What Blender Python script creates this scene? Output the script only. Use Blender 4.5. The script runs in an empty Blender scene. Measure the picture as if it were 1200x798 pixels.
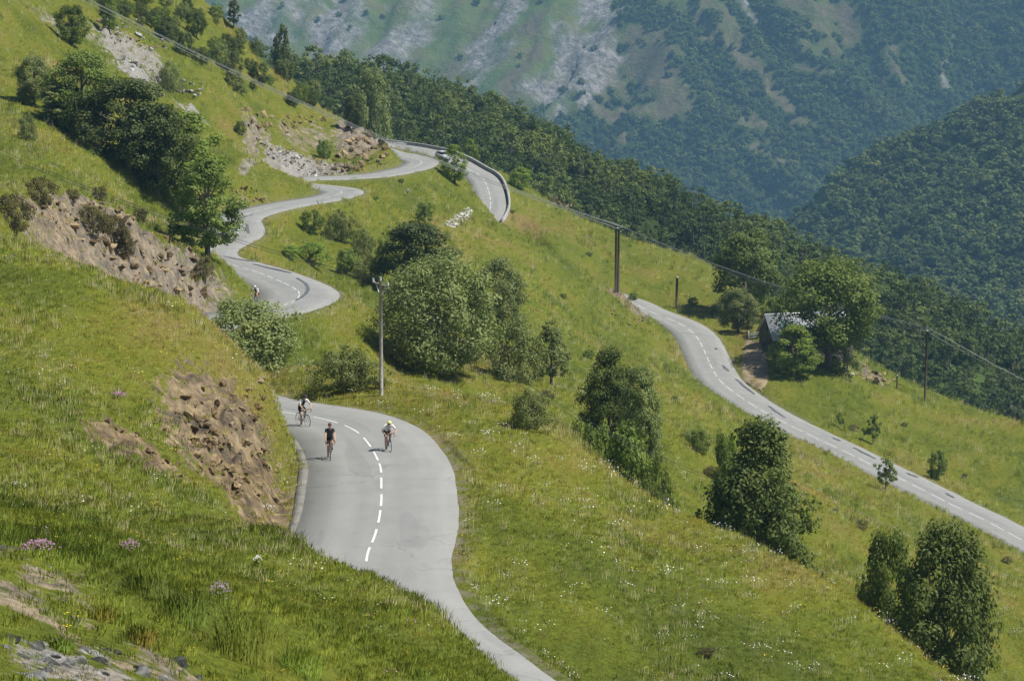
import bpy, math, random
import numpy as np
from mathutils import Vector, Matrix
R = math.radians
SC = bpy.context.scene
COL = SC.collection
# ------------------------------------------------------------------ camera, sky, sun, exposure
PITCH = R(10.5)
FPX = 3500.0                                # focal length in pixels of a 1200 px wide picture
cd = bpy.data.cameras.new('camera'); cam = bpy.data.objects.new('camera', cd); COL.objects.link(cam)
cd.sensor_width = 36.0; cd.lens = 36.0 * FPX / 1200.0
cd.clip_start = 1.0; cd.clip_end = 20000.0
cam.location = (0, 0, 0); cam.rotation_euler = (R(90) - PITCH, 0, 0)
SC.camera = cam
SUN_EL, SUN_AZ = R(57), R(98)               # azimuth clockwise from +Y: the sun stands on the right
wd = bpy.data.worlds.new('World'); SC.world = wd; wd.use_nodes = True
wn = wd.node_tree.nodes; wl = wd.node_tree.links
bg = wn['Background']
sky = wn.new('ShaderNodeTexSky'); sky.sky_type = 'NISHITA'; sky.sun_disc = False
sky.sun_elevation = SUN_EL; sky.sun_rotation = SUN_AZ; sky.altitude = 1200
wl.new(sky.outputs[0], bg.inputs[0]); bg.inputs[1].default_value = 0.07
sd = bpy.data.lights.new('sun', 'SUN'); sd.energy = 3.9; sd.angle = R(0.53); sd.color = (1, 0.955, 0.88)
sun = bpy.data.objects.new('sun', sd); COL.objects.link(sun)
sv = Vector((math.sin(SUN_AZ) * math.cos(SUN_EL), math.cos(SUN_AZ) * math.cos(SUN_EL), math.sin(SUN_EL)))
sun.rotation_euler = sv.to_track_quat('Z', 'Y').to_euler(); sun.location = (60, 100, 80)
vs = SC.view_settings; vs.view_transform = 'Standard'; vs.look = 'None'; vs.exposure = 0.70; vs.gamma = 1.0
vs.use_curve_mapping = False
SC.render.engine = 'CYCLES'
SC.cycles.use_denoising = True
SC.cycles.max_bounces = 5; SC.cycles.diffuse_bounces = 2; SC.cycles.transmission_bounces = 3
SC.cycles.transparent_max_bounces = 6; SC.cycles.volume_bounces = 0

# ------------------------------------------------------------------ helpers
rng = np.random.default_rng(7)
random.seed(7)
def px_ray(x, y):
    dx = (x - 600) / FPX; dy = (399 - y) / FPX
    return np.array([dx, math.cos(PITCH) + math.sin(PITCH) * dy, -math.sin(PITCH) + math.cos(PITCH) * dy])
def px_at(x, y, dist):                      # the point seen at a picture position, at ground distance dist
    r = px_ray(x, y); return r * (dist / r[1])
def hash2(ix, iy, s):
    h = (ix.astype(np.int64) * 374761393 + iy.astype(np.int64) * 668265263 + s * 2147483647) & 0xffffffff
    h = ((h ^ (h >> 13)) * 1274126177) & 0xffffffff
    return ((h ^ (h >> 16)) & 0xffff) / 65535.0
def vnoise(x, y, s=0):
    x0 = np.floor(x); y0 = np.floor(y); fx = x - x0; fy = y - y0
    fx = fx * fx * fx * (fx * (fx * 6 - 15) + 10); fy = fy * fy * fy * (fy * (fy * 6 - 15) + 10)
    a = hash2(x0, y0, s); b = hash2(x0 + 1, y0, s); c = hash2(x0, y0 + 1, s); d = hash2(x0 + 1, y0 + 1, s)
    return (a * (1 - fx) + b * fx) * (1 - fy) + (c * (1 - fx) + d * fx) * fy - 0.5
def fbm(x, y, s=0, o=4, g=0.5):
    t = 0; a = 1.0
    for k in range(o):
        t = t + a * vnoise(x * 2 ** k + 17.3 * k, y * 2 ** k - 9.1 * k, s + k); a *= g
    return t
def ridged(x, y, s=0, o=4):
    t = 0; a = 1.0
    for k in range(o):
        t = t + a * (0.5 - np.abs(vnoise(x * 2 ** k + 3.3 * k, y * 2 ** k, s + k)) * 2); a *= 0.5
    return t
def tag(o, label=None, cat=None, group=None, kind=None):
    if label: o['label'] = label
    if cat: o['category'] = cat
    if group: o['group'] = group
    if kind: o['kind'] = kind
    return o
def mesh_from(name, v, f, smooth=False):
    m = bpy.data.meshes.new(name)
    v = np.asarray(v, np.float32); m.vertices.add(len(v)); m.vertices.foreach_set('co', v.ravel())
    if isinstance(f, np.ndarray):
        n, k = f.shape
        m.loops.add(n * k); m.loops.foreach_set('vertex_index', f.astype(np.int32).ravel())
        m.polygons.add(n); m.polygons.foreach_set('loop_start', np.arange(0, n * k, k, dtype=np.int32))
    else:
        lens = [len(q) for q in f]; flat = [i for q in f for i in q]
        m.loops.add(len(flat)); m.loops.foreach_set('vertex_index', flat)
        m.polygons.add(len(f)); m.polygons.foreach_set('loop_start', np.r_[0, np.cumsum(lens)[:-1]].astype(np.int32))
    m.update(calc_edges=True)
    if smooth: m.polygons.foreach_set('use_smooth', np.ones(len(m.polygons), bool))
    return m
def link(name, mesh, mat=None, parent=None, loc=(0, 0, 0), rot=(0, 0, 0), scale=(1, 1, 1)):
    o = bpy.data.objects.new(name, mesh); COL.objects.link(o)
    if mat is not None and mesh is not None and len(mesh.materials) == 0: mesh.materials.append(mat)
    o.location = loc; o.rotation_euler = rot; o.scale = scale
    if parent is not None: o.parent = parent
    return o
def empty(name, loc=(0, 0, 0), rot=(0, 0, 0), scale=(1, 1, 1)):
    o = bpy.data.objects.new(name, None); COL.objects.link(o); o.empty_display_size = 0.3
    o.location = loc; o.rotation_euler = rot; o.scale = scale
    return o
class MB:                                   # collects simple solids into one mesh
    def __init__(s): s.v = []; s.f = []
    def add(s, v, f):
        b = len(s.v); s.v += [tuple(map(float, q)) for q in v]; s.f += [tuple(i + b for i in q) for q in f]; return s
    def box(s, c, d, M=None):
        x, y, z = d[0] / 2, d[1] / 2, d[2] / 2
        v = [Vector((a * x, b * y, e * z)) for a in (-1, 1) for b in (-1, 1) for e in (-1, 1)]
        if M is not None: v = [M @ q for q in v]
        v = [q + Vector(c) for q in v]
        return s.add(v, [(0, 1, 3, 2), (4, 6, 7, 5), (0, 4, 5, 1), (2, 3, 7, 6), (0, 2, 6, 4), (1, 5, 7, 3)])
    def tube(s, pts, rad, n=8, cap=True):
        pts = [Vector(p) for p in pts]; rad = [rad] * len(pts) if not hasattr(rad, '__len__') else rad
        v = []; f = []; up = None
        for i, p in enumerate(pts):
            t = (pts[min(i + 1, len(pts) - 1)] - pts[max(i - 1, 0)]).normalized()
            if up is None: up = Vector((0, 0, 1)) if abs(t.z) < 0.9 else Vector((1, 0, 0))
            a = t.cross(up).normalized(); b = a.cross(t).normalized(); up = b
            v += [p + (a * math.cos(2 * math.pi * k / n) + b * math.sin(2 * math.pi * k / n)) * rad[i] for k in range(n)]
        for i in range(len(pts) - 1):
            for k in range(n):
                f.append((i * n + k, i * n + (k + 1) % n, (i + 1) * n + (k + 1) % n, (i + 1) * n + k))
        if cap: f += [tuple(range(n)), tuple(range(len(pts) * n - 1, len(pts) * n - n - 1, -1))]
        return s.add(v, f)
    def build(s, name, mat=None, parent=None, smooth=False, **k):
        return link(name, mesh_from(name, s.v, s.f, smooth), mat, parent, **k)
    def mesh(s, name, smooth=False): return mesh_from(name, s.v, s.f, smooth)

# ------------------------------------------------------------------ materials
def new_mat(name, rough=0.9, spec=0.2):
    m = bpy.data.materials.new(name); m.use_nodes = True
    b = m.node_tree.nodes['Principled BSDF']; b.inputs['Roughness'].default_value = rough
    b.inputs['Specular IOR Level'].default_value = spec
    return m, m.node_tree.nodes, m.node_tree.links, b
def plain(name, col, rough=0.7, spec=0.3, metal=0.0, var=0.0, scale=6.0):
    m, n, l, b = new_mat(name, rough, spec); b.inputs['Metallic'].default_value = metal
    b.inputs['Base Color'].default_value = (*col, 1)
    if var:
        t = n.new('ShaderNodeTexNoise'); t.inputs['Scale'].default_value = scale; t.inputs['Detail'].default_value = 5
        c = n.new('ShaderNodeTexCoord'); l.new(c.outputs['Object'], t.inputs['Vector'])
        r = n.new('ShaderNodeValToRGB'); l.new(t.outputs[0], r.inputs[0])
        r.color_ramp.elements[0].position = 0.3; r.color_ramp.elements[1].position = 0.7
        r.color_ramp.elements[0].color = (*[q * (1 - var) for q in col], 1)
        r.color_ramp.elements[1].color = (*[min(1, q * (1 + var)) for q in col], 1)
        l.new(r.outputs[0], b.inputs['Base Color'])
    return m
def ramp(n, l, src, stops):
    r = n.new('ShaderNodeValToRGB'); e = r.color_ramp.elements
    while len(e) < len(stops): e.new(0.5)
    for k, (p, c) in enumerate(stops): e[k].position = p; e[k].color = (*c, 1) if len(c) == 3 else c
    l.new(src, r.inputs[0]); return r.outputs[0]
def noise(n, l, vec, scale, detail=4, rough=0.55):
    t = n.new('ShaderNodeTexNoise'); t.inputs['Scale'].default_value = scale
    t.inputs['Detail'].default_value = detail; t.inputs['Roughness'].default_value = rough
    if vec is not None: l.new(vec, t.inputs['Vector'])
    return t.outputs[0]
def mix(n, l, fac, a, b, mode='MIX'):
    m = n.new('ShaderNodeMix'); m.data_type = 'RGBA'; m.blend_type = mode
    for sock, val in ((m.inputs[0], fac), (m.inputs[6], a), (m.inputs[7], b)):
        if hasattr(val, 'is_linked'): l.new(val, sock)
        elif isinstance(val, (int, float)): sock.default_value = val
        else: sock.default_value = (*val, 1)
    return m.outputs[2]
def math_n(n, l, op, a, b=None, clamp=False):
    m = n.new('ShaderNodeMath'); m.operation = op; m.use_clamp = clamp
    for sock, val in ((m.inputs[0], a), (m.inputs[1], b)):
        if val is None: continue
        if hasattr(val, 'is_linked'): l.new(val, sock)
        else: sock.default_value = val
    return m.outputs[0]
def attr(n, name, typ='GEOMETRY'):
    a = n.new('ShaderNodeAttribute'); a.attribute_name = name; a.attribute_type = typ; return a
def grass_colour(n, l, pos):
    """Meadow colour from the world position: lush, dry and rusty patches. Shared by the turf and the blades on it."""
    mp = n.new('ShaderNodeMapping'); l.new(pos, mp.inputs[0]); mp.inputs['Scale'].default_value = (1, 0.45, 1)
    v = mp.outputs[0]
    big = noise(n, l, v, 0.045, 3); mid = noise(n, l, v, 0.23, 4, 0.6); fine = noise(n, l, v, 1.7, 3, 0.65)
    s = math_n(n, l, 'ADD', math_n(n, l, 'MULTIPLY', big, 0.5), math_n(n, l, 'ADD', math_n(n, l, 'MULTIPLY', mid, 0.34), math_n(n, l, 'MULTIPLY', fine, 0.16)))
    c = ramp(n, l, s, [(0.37, GR[0]), (0.455, GR[1]), (0.52, GR[2]), (0.585, GR[3]), (0.66, GR[4])])
    return c, fine, mid
GR = [(0.070, 0.093, 0.012), (0.104, 0.128, 0.014), (0.136, 0.150, 0.018), (0.168, 0.154, 0.032), (0.194, 0.144, 0.056)]

# ------------------------------------------------------------------ the road's centre line (climbs towards the camera at about 7 %)
RP = np.array([(22,38,-23.2),(16.5,50,-24.4),(11,60,-25.2),(6.4,69,-25.9),(2.6,77,-26.5),(-0.2,84,-27),(-2.4,91,-27.5),(-4.2,98,-28.1),(-5.2,105,-28.7),(-5.6,111.6,-29.2),(-5.5,115.9,-29.5),(-5.5,120.2,-29.8),(-5.6,124.6,-30.1),(-5.8,129.1,-30.4),(-6,133.3,-30.7),(-6.4,137.5,-31.1),(-7,141.9,-31.4),(-7.9,146.3,-31.7),(-9.5,150.2,-32),(-11.9,153.9,-32.4),(-14.5,158.1,-32.9),(-17.4,165.7,-33.7),(-20.6,178.7,-35.1),(-23.2,194.9,-36.9),(-24.3,211.6,-38.8),(-23.2,225.3,-40.4),(-20.5,236.1,-41.5),(-19.6,240,-41.9),(-18.9,244.2,-42.3),(-18.4,248.5,-42.7),(-18.3,252.8,-43.1),(-18.6,257.1,-43.4),(-19.3,261.3,-43.8),(-20.3,265.6,-44.1),(-21.3,269.7,-44.5),(-22.5,274,-44.8),(-23.5,278,-45.2),(-24.7,282.3,-45.6),(-25.8,286.3,-46),(-27.1,290.4,-46.4),(-28.3,294.6,-46.8),(-29.4,298.6,-47.3),(-30.9,304.1,-47.8),(-32,310.6,-48.3),(-32.2,317.9,-48.8),(-31.8,325.8,-49.4),(-31.3,332.1,-49.8),(-31.4,338.7,-50.3),(-31.9,344.8,-50.7),(-32.8,352.3,-51.1),(-33.3,358,-51.5),(-32.9,366.8,-52.1),(-30.8,377.5,-52.8),(-28.5,384.5,-53.2),(-26.4,390.3,-53.6),(-24.5,397,-54.1),(-23.3,404.7,-54.6),(-24.1,412,-55.1),(-26.9,418.5,-55.6),(-29.5,423.2,-56),(-31.7,428,-56.4),(-32.8,433.5,-56.8),(-32.2,439.1,-57.2),(-30.2,443.6,-57.6),(-24.6,450.9,-58.3),(-20.4,458.3,-58.9),(-17.7,466.8,-59.4),(-15.8,475.6,-60),(-14.9,490.6,-61),(-16.6,501.5,-61.7),(-19,511,-62.3),(-21.5,519,-62.9),(-25.5,541,-64.6),(-29,556,-66),(-31,570,-67.2),(-30.5,582,-68.3),(-27.5,589.5,-69.3),(-21.9,590.5,-70.3),(-18.3,588.5,-70.7),(-14.7,584.8,-71.1),(-11.5,578.6,-71.6),(-8.2,569.6,-72.3),(-6.4,565.2,-72.7),(-5.2,559.6,-73.1),(-4.4,551,-73.7),(-4,543.6,-74.3),(-3.9,535.7,-74.9),(-4.6,527.8,-75.6),(-5.8,521.4,-76.1),(-6.8,517.4,-76.5),(-7.4,510.9,-77),(-6.1,503.4,-77.6),(-2.9,495.8,-78.3),(2.1,488.6,-79.1),(8.4,482.6,-79.8),(14.5,476.5,-80.5),(19.1,470.2,-81),(21.3,465.3,-81.4),(23.2,461.8,-81.6),(25.1,458.3,-81.8),(26.7,454.4,-82),(27.7,450.3,-82.3),(28.3,446.1,-82.5),(28.6,441.8,-82.8),(28.8,437.6,-83),(29,433.5,-83.3),(29.2,429.3,-83.5),(29.5,425,-83.8),(30,420.9,-84),(31,416.6,-84.3),(32.1,412.7,-84.5),(33.5,408.5,-84.8),(35,404.6,-85.1),(36.7,400.6,-85.4),(40.5,392.5,-85.9),(42.4,388.8,-86.2),(44.2,385.1,-86.4),(46,381.2,-86.7),(49.9,372.9,-87.2),(51.4,369.5,-87.4),(53.3,365.6,-87.7),(55.1,361.5,-88),(57,357.8,-88.2),(58.8,354,-88.5),(60.5,350,-88.8),(63.5,343,-89.3),(68,333,-90),(74,320,-90.9),(82,306,-91.9)])
def catmull(P, per=8):
    Q = np.vstack([2 * P[0] - P[1], P, 2 * P[-1] - P[-2]]); out = []
    for i in range(1, len(Q) - 2):
        t = np.linspace(0, 1, per, endpoint=False)[:, None]
        a, b, c, d = Q[i - 1], Q[i], Q[i + 1], Q[i + 2]
        out.append(0.5 * ((2 * b) + (-a + c) * t + (2 * a - 5 * b + 4 * c - d) * t ** 2 + (-a + 3 * b - 3 * c + d) * t ** 3))
    return np.vstack(out + [P[-1:]])
RD = catmull(RP, 16)
_s = np.r_[0, np.cumsum(np.linalg.norm(np.diff(RD[:, :2], axis=0), axis=1))]
RS = np.arange(0, _s[-1], 0.5)
RD = np.stack([np.interp(RS, _s, RD[:, k]) for k in range(3)], 1)
def smooth1(a, w):
    k = np.hanning(w + 2)[1:-1]; k /= k.sum(); return np.convolve(np.pad(a, w // 2, mode='edge'), k, 'valid')
RD[:, 0] = smooth1(RD[:, 0], 9); RD[:, 1] = smooth1(RD[:, 1], 9); RD[:, 2] = smooth1(RD[:, 2], 21)
RT = np.gradient(RD[:, :2], axis=0); RT /= np.linalg.norm(RT, axis=1)[:, None]
RN = np.stack([RT[:, 1], -RT[:, 0]], 1)     # to the right of travel away from the camera = the valley side on the way out
def s_at(x, y): return RS[np.argmin((RD[:, 0] - x) ** 2 + (RD[:, 1] - y) ** 2)]
S_near = s_at(-5.6, 125); S_farbend = s_at(-18.3, 252); S_hair = s_at(-4, 540); S_low0 = s_at(19, 470); S_low1 = s_at(60, 350)
HW = np.interp(RS, [0, S_near - 30, S_near, S_near + 30, S_farbend - 40, S_farbend, S_farbend + 40, S_hair - 140, S_hair, S_low0, S_low0 + 30, S_low1],
               [3.1, 3.2, 3.3, 3.3, 3.1, 3.5, 3.1, 2.9, 2.95, 2.9, 3.35, 3.1])
def road_near(x, y):
    """distance to the centre line, signed offset (right positive), index of the nearest sample"""
    P = np.stack([np.ravel(x), np.ravel(y)], 1).astype(np.float32); Q = RD[:, :2].astype(np.float32)
    idx = np.empty(len(P), np.int32); d = np.empty(len(P), np.float32); q2 = (Q ** 2).sum(1)
    for i in range(0, len(P), 40000):
        a = P[i:i + 40000]; D = (a ** 2).sum(1)[:, None] + q2[None] - 2 * a @ Q.T
        j = D.argmin(1); idx[i:i + 40000] = j
        d[i:i + 40000] = np.hypot(a[:, 0] - Q[j, 0], a[:, 1] - Q[j, 1])
    off = ((P - RD[idx, :2]) * RN[idx]).sum(1)
    return d, off, idx

# ------------------------------------------------------------------ the hillside: thin-plate surface through survey points
CP = [tuple(q) for q in RP]
def cp(px, py, dist): CP.append(tuple(px_at(px, py, dist)))
# foreground slope and the crest of its bank above the road
for q in ((349, 615, 112), (372, 638, 100), (414, 661, 87), (464, 690, 77), (506, 720, 71), (538, 762, 67), (566, 798, 63), (603, 828, 59), (660, 876, 52),
          (260, 700, 50), (150, 640, 60), (50, 640, 48), (100, 785, 36), (0, 760, 36), (250, 790, 42), (400, 790, 49), (500, 790, 54), (350, 700, 70),
          (0, 640, 50), (100, 680, 50), (200, 622, 90), (300, 650, 97), (100, 560, 88), (0, 560, 82), (0, 480, 104), (100, 478, 112), (150, 525, 107),
          (250, 565, 117), (300, 592, 118), (280, 480, 128), (200, 420, 131), (100, 400, 126), (0, 400, 122), (0, 300, 152), (-120, 420, 112), (-120, 620, 52), (-120, 300, 150),
          (320, 452, 139), (300, 425, 142), (240, 376, 150), (110, 312, 164), (40, 272, 174), (0, 255, 178), (323, 500, 137), (1020, 736, 136), (865, 643, 147)): cp(*q)
# slope below the near road, down to its crest, and the gully behind it
for q in ((700, 700, 111.6), (900, 750, 117), (1050, 790, 122), (935, 684, 142), (800, 615, 151), (700, 549, 158), (640, 507, 160), (560, 476, 157), (1095, 798, 131),
          (600, 600, 125), (620, 560, 138), (760, 640, 138), (1250, 860, 122), (447, 463, 158), (400, 448, 166), (340, 440, 172)): cp(*q)
for q in ((935, 682, 142), (800, 613, 151), (700, 547, 158), (640, 505, 161), (1095, 796, 131), (1020, 738, 136), (865, 645, 147)):
    c_ = px_at(*q); CP += [(c_[0] * 1.04, c_[1] + 9, c_[2] - 5.5)]
CP += [(8, 176, -48.5), (14.5, 166, -50.5), (23, 156, -53), (0, 184, -45), (33, 147, -57), (10, 205, -52.5), (20, 192, -55), (32, 178, -59), (-8, 186, -39.5), (50, 140, -61), (-13, 178, -36.2)]
# the open slope between the upper and the lower road
def ridx(y, hi=S_hair - 30): m = RS < hi; i = np.where(m)[0]; return i[np.argmin(np.abs(RD[i, 1] - y))]
for y, sl in ((205, .36), (225, .40), (250, .41), (275, .42), (300, .43), (325, .42), (345, .41)):
    i = ridx(y)
    for dx in (18, 34, 52, 72, 92):
        x = RD[i, 0] + dx
        if y > 335 and dx > 60: continue
        CP.append((x, y, RD[i, 2] - sl * dx + (1.2 if dx == 34 else 0)))
for q in ((600, 330, 395), (650, 300, 450), (620, 285, 490), (700, 330, 468), (740, 352, 462), (660, 318, 473), (600, 300, 482), (575, 288, 492), (700, 380, 420), (500, 235, 445), (450, 250, 405), (560, 262, 497), (760, 400, 425)): cp(*q)
# beyond the lower road, out to the edge of the shoulder
for q in ((700, 264, 560), (640, 232, 580), (604, 210, 592), (760, 287, 540), (835, 308, 522), (723, 341, 487), (793, 361, 478), (940, 430, 430), (900, 405, 444), (880, 402, 448),
          (1084, 471, 440), (1200, 500, 430), (1200, 560, 395), (1100, 530, 405), (1000, 482, 416), (1010, 440, 440), (830, 345, 490), (1300, 560, 425), (1300, 640, 380), (1300, 720, 330)): cp(*q)
CP += [(8, 640, -104), (25, 620, -108), (45, 590, -112), (60, 545, -112), (75, 510, -114), (90, 480, -116), (105, 450, -118), (-15, 640, -98), (-60, 660, -92), (120, 400, -116), (110, 360, -112), (100, 320, -108)]
# uphill side, left
for q in ((0, 0, 400), (100, 100, 378), (100, 200, 290), (0, 165, 296), (0, 220, 236), (60, 243, 214), (150, 252, 226), (232, 300, 246), (200, 150, 385), (300, 150, 448), (330, 200, 411), (300, 222, 386),
          (250, 80, 470), (150, 30, 460), (270, 30, 560), (330, 62, 560), (400, 112, 548), (452, 150, 523), (420, 150, 510), (380, 170, 488), (360, 196, 462), (250, 0, 560), (260, 240, 345), (-150, 0, 400), (-150, 200, 250), (-150, 100, 330), (60, 60, 400), (150, 300, 216), (245, 262, 330)): cp(*q)
CP += [(-45, 600, -62), (-60, 620, -58), (-80, 620, -44), (-34, 530, -54.5), (-110, 640, -34)]
CP = np.array(CP); AY = 0.42
def tps_fit(C, lam):
    X = C[:, :2] * [1, AY]; n = len(X)
    r2 = ((X[:, None] - X[None]) ** 2).sum(-1); K = 0.5 * r2 * np.log(r2 + 1e-9); np.fill_diagonal(K, 0)
    Pm = np.c_[np.ones(n), X]; A = np.block([[K + lam * np.eye(n), Pm], [Pm.T, np.zeros((3, 3))]])
    return X, np.linalg.solve(A, np.r_[C[:, 2], 0, 0, 0])
TX, TW = tps_fit(CP, 0.6)
def tps(x, y):
    x = np.ravel(x).astype(float); y = np.ravel(y).astype(float) * AY; z = np.empty(len(x))
    for i in range(0, len(x), 12000):
        a = x[i:i + 12000]; b = y[i:i + 12000]
        r2 = (a[:, None] - TX[None, :, 0]) ** 2; r2 += (b[:, None] - TX[None, :, 1]) ** 2; r2 += 1e-9
        k = np.log(r2); k *= r2
        z[i:i + 12000] = k @ (0.5 * TW[:-3]) + TW[-3] + TW[-2] * a + TW[-1] * b
    return z
# bare scars: centre (x, y), half sizes, strength, kind (0 = tan earth/rock, 1 = grey rock)
SCARS = []
def scar(px, py, dist, rx, ry, st=1.0, kd=0.0, rot=0.0):
    p = px_at(px, py, dist); SCARS.append((p[0], p[1], rx, ry, st, kd, rot))
def scar_field(x, y):
    m = np.zeros(len(x)); g = np.zeros(len(x))
    for (cx, cy, rx, ry, st, kd, rot) in SCARS:
        dx = x - cx; dy = y - cy; c, s = math.cos(rot), math.sin(rot)
        u = (dx * c + dy * s) / rx; v = (-dx * s + dy * c) / ry
        w = st * np.clip(1.6 - 1.6 * np.sqrt(u * u + v * v), 0, 1)
        g = np.where(w > m, kd, g); m = np.maximum(m, w)
    return m, g
CUT = np.full(len(RS), 1.0)                 # how steep the uphill cutting may stand, along the road
def cut_range(x0, y0, x1, y1, v):
    a, b = s_at(x0, y0), s_at(x1, y1); CUT[(RS >= a) & (RS <= b)] = v
cut_range(22, 38, -5.2, 105, 2.6); cut_range(-5.5, 114, -5.7, 126, 1.7); cut_range(-5.7, 126, -14.5, 158, 3.0); cut_range(-20, 175, -21, 234, 1.35); cut_range(-30, 444, -21.5, 519, 1.5)
CUT = smooth1(CUT, 25)
SHELF = np.full(len(RS), 0.5)
SHELF[(RS > s_at(-5.5, 112)) & (RS < s_at(-6.2, 135))] = 1.1
SHELF = smooth1(SHELF, 13)
def strata(q):
    f = q - np.floor(q); return np.clip((f - .5) * 3.2 + .5, 0, 1) - f
def ground(x, y, full=False):
    x = np.ravel(np.asarray(x, float)); y = np.ravel(np.asarray(y, float))
    z = tps(x, y).astype(float); r = np.hypot(x, y)
    amp = np.clip((r - 20) / 120, 0.25, 1)
    z += amp * (1.3 * fbm(x / 24, y / 60, 3, 3) + 0.5 * fbm(x / 6, y / 13, 11, 3)) + 0.16 * fbm(x / 1.7, y / 2.6, 21, 3)
    sm, sg = scar_field(x, y)
    jag = sm * (0.9 * ridged(x / 1.9, y / 4.2, 31, 4) + 0.5 * vnoise(x / 0.6, y / 1.3, 37) * np.clip((r - 60) / 30, 0, 1)) * np.clip(r / 150, .5, 1.6) - 0.45 * sm
    near = np.clip((r - 60) / 30, 0.4, 1); jag = jag * near
    z = z + near * sm * 0.55 * strata(z / np.clip(r / 150, .8, 2.4) + 1.2 * fbm(x / 6, y / 11, 44, 3)) * np.clip(r / 150, .8, 2.4)
    d, off, j = road_near(x, y); zr = RD[j, 2]; hw = HW[j]
    sf = SHELF[j]; e = np.maximum(d - hw - sf, 0)
    wob = 1 + 0.35 * fbm(x / 5, y / 9, 41, 2)
    up = zr + CUT[j] * e * wob; dn = zr - 0.8 * e
    zc = np.minimum(np.maximum(z, dn), up)
    zc = zc + (jag + near * sm * .5 * strata(zc / .9 + 1.5 * fbm(x / 5, y / 9, 46, 3))) * np.clip(e / 1.6, 0, 1)
    zc = np.where(d < hw + sf, zr - 0.03 - 0.16 * np.clip((hw - d) / .5, 0, 1), zc - 0.03)
    if full: return zc, sm, sg, d, off, j, hw
    return zc
# the scars that show
scar(255, 500, 126, 3.4, 13, 1, .15); scar(300, 560, 121, 2.4, 10, .9, .1); scar(150, 515, 109, 2.8, 6, .9, .1)
scar(140, 280, 228, 7.5, 24, 1, .3); scar(215, 325, 238, 5, 18, 1, .35); scar(75, 250, 214, 4.5, 14, .9, .25); scar(180, 320, 232, 5, 12, .9, .3)
scar(350, 190, 452, 5.5, 24, 1, .8); scar(320, 165, 440, 3.0, 26, .8, .6); scar(300, 130, 452, 3, 20, .7, .4); scar(420, 165, 500, 6, 30, .95, .35); scar(452, 160, 520, 4.5, 24, 1, .3); scar(385, 195, 462, 6, 14, .9, .55); scar(370, 145, 490, 4, 14, .6, .35); scar(345, 130, 480, 4, 12, .6, .3)
scar(285, 232, 372, 3.4, 12, .75, .5); scar(290, 190, 400, 1.2, 18, .7, .5)
scar(150, 40, 440, 8, 18, .8, .7); scar(165, 80, 425, 6, 10, .8, .8); scar(225, 112, 425, 4, 10, .7, .8); scar(60, 20, 420, 4, 8, .5, .6)
scar(730, 368, 455, 4.5, 12, 1, .2); scar(745, 375, 452, 3, 16, .7, .3)
scar(60, 740, 41, 1.7, 4.5, .5, .3); scar(175, 762, 40, 1.4, 3, .5, .3); scar(15, 690, 46, 1.1, 3.5, .45, .3); scar(60, 785, 36, 1.1, 3.2, .62, .55); scar(150, 790, 37, .9, 2.0, .62, .55); scar(10, 660, 47, .6, 2.5, .7, .3); scar(60, 705, 44, .8, 3, .6, .3)
scar(655, 238, 585, 4, 8, .8, .3); scar(690, 300, 520, .8, 12, .5, .2); scar(1020, 440, 440, 4, 10, .6, .3)

# ------------------------------------------------------------------ terrain sheet
def build_terrain():
    az = np.r_[np.linspace(-0.42, -0.19, 36, endpoint=False), np.linspace(-0.19, 0.19, 470), np.linspace(0.19, 0.42, 37)[1:]]
    rr = [14.0]
    while rr[-1] < 660: rr.append(rr[-1] + max(0.14, 0.0035 * rr[-1]))
    rr = np.array(rr); A, Rr = np.meshgrid(np.tan(az), rr)
    X = A * Rr; Y = Rr; sh = X.shape
    z, sm, sg, d, off, j, hw = ground(X, Y, True)
    v = np.stack([X.ravel(), Y.ravel(), z], 1)
    n0, n1 = sh; i = np.arange(n0 * n1).reshape(sh)
    f = np.stack([i[:-1, :-1], i[:-1, 1:], i[1:, 1:], i[1:, :-1]], -1).reshape(-1, 4)
    m = mesh_from('hillside', v, f, True)
    a = m.attributes.new('bare', 'FLOAT', 'POINT'); a.data.foreach_set('value', sm.astype(np.float32))
    a = m.attributes.new('greyrock', 'FLOAT', 'POINT'); a.data.foreach_set('value', sg.astype(np.float32))
    a = m.attributes.new('verge', 'FLOAT', 'POINT'); a.data.foreach_set('value', np.clip(1 - (d - hw) / 1.1, 0, 1).astype(np.float32))
    return m, v, f, sm, d, hw, sh
TM, TV, TF, TSM, TD, THW, TSH = build_terrain()
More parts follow.
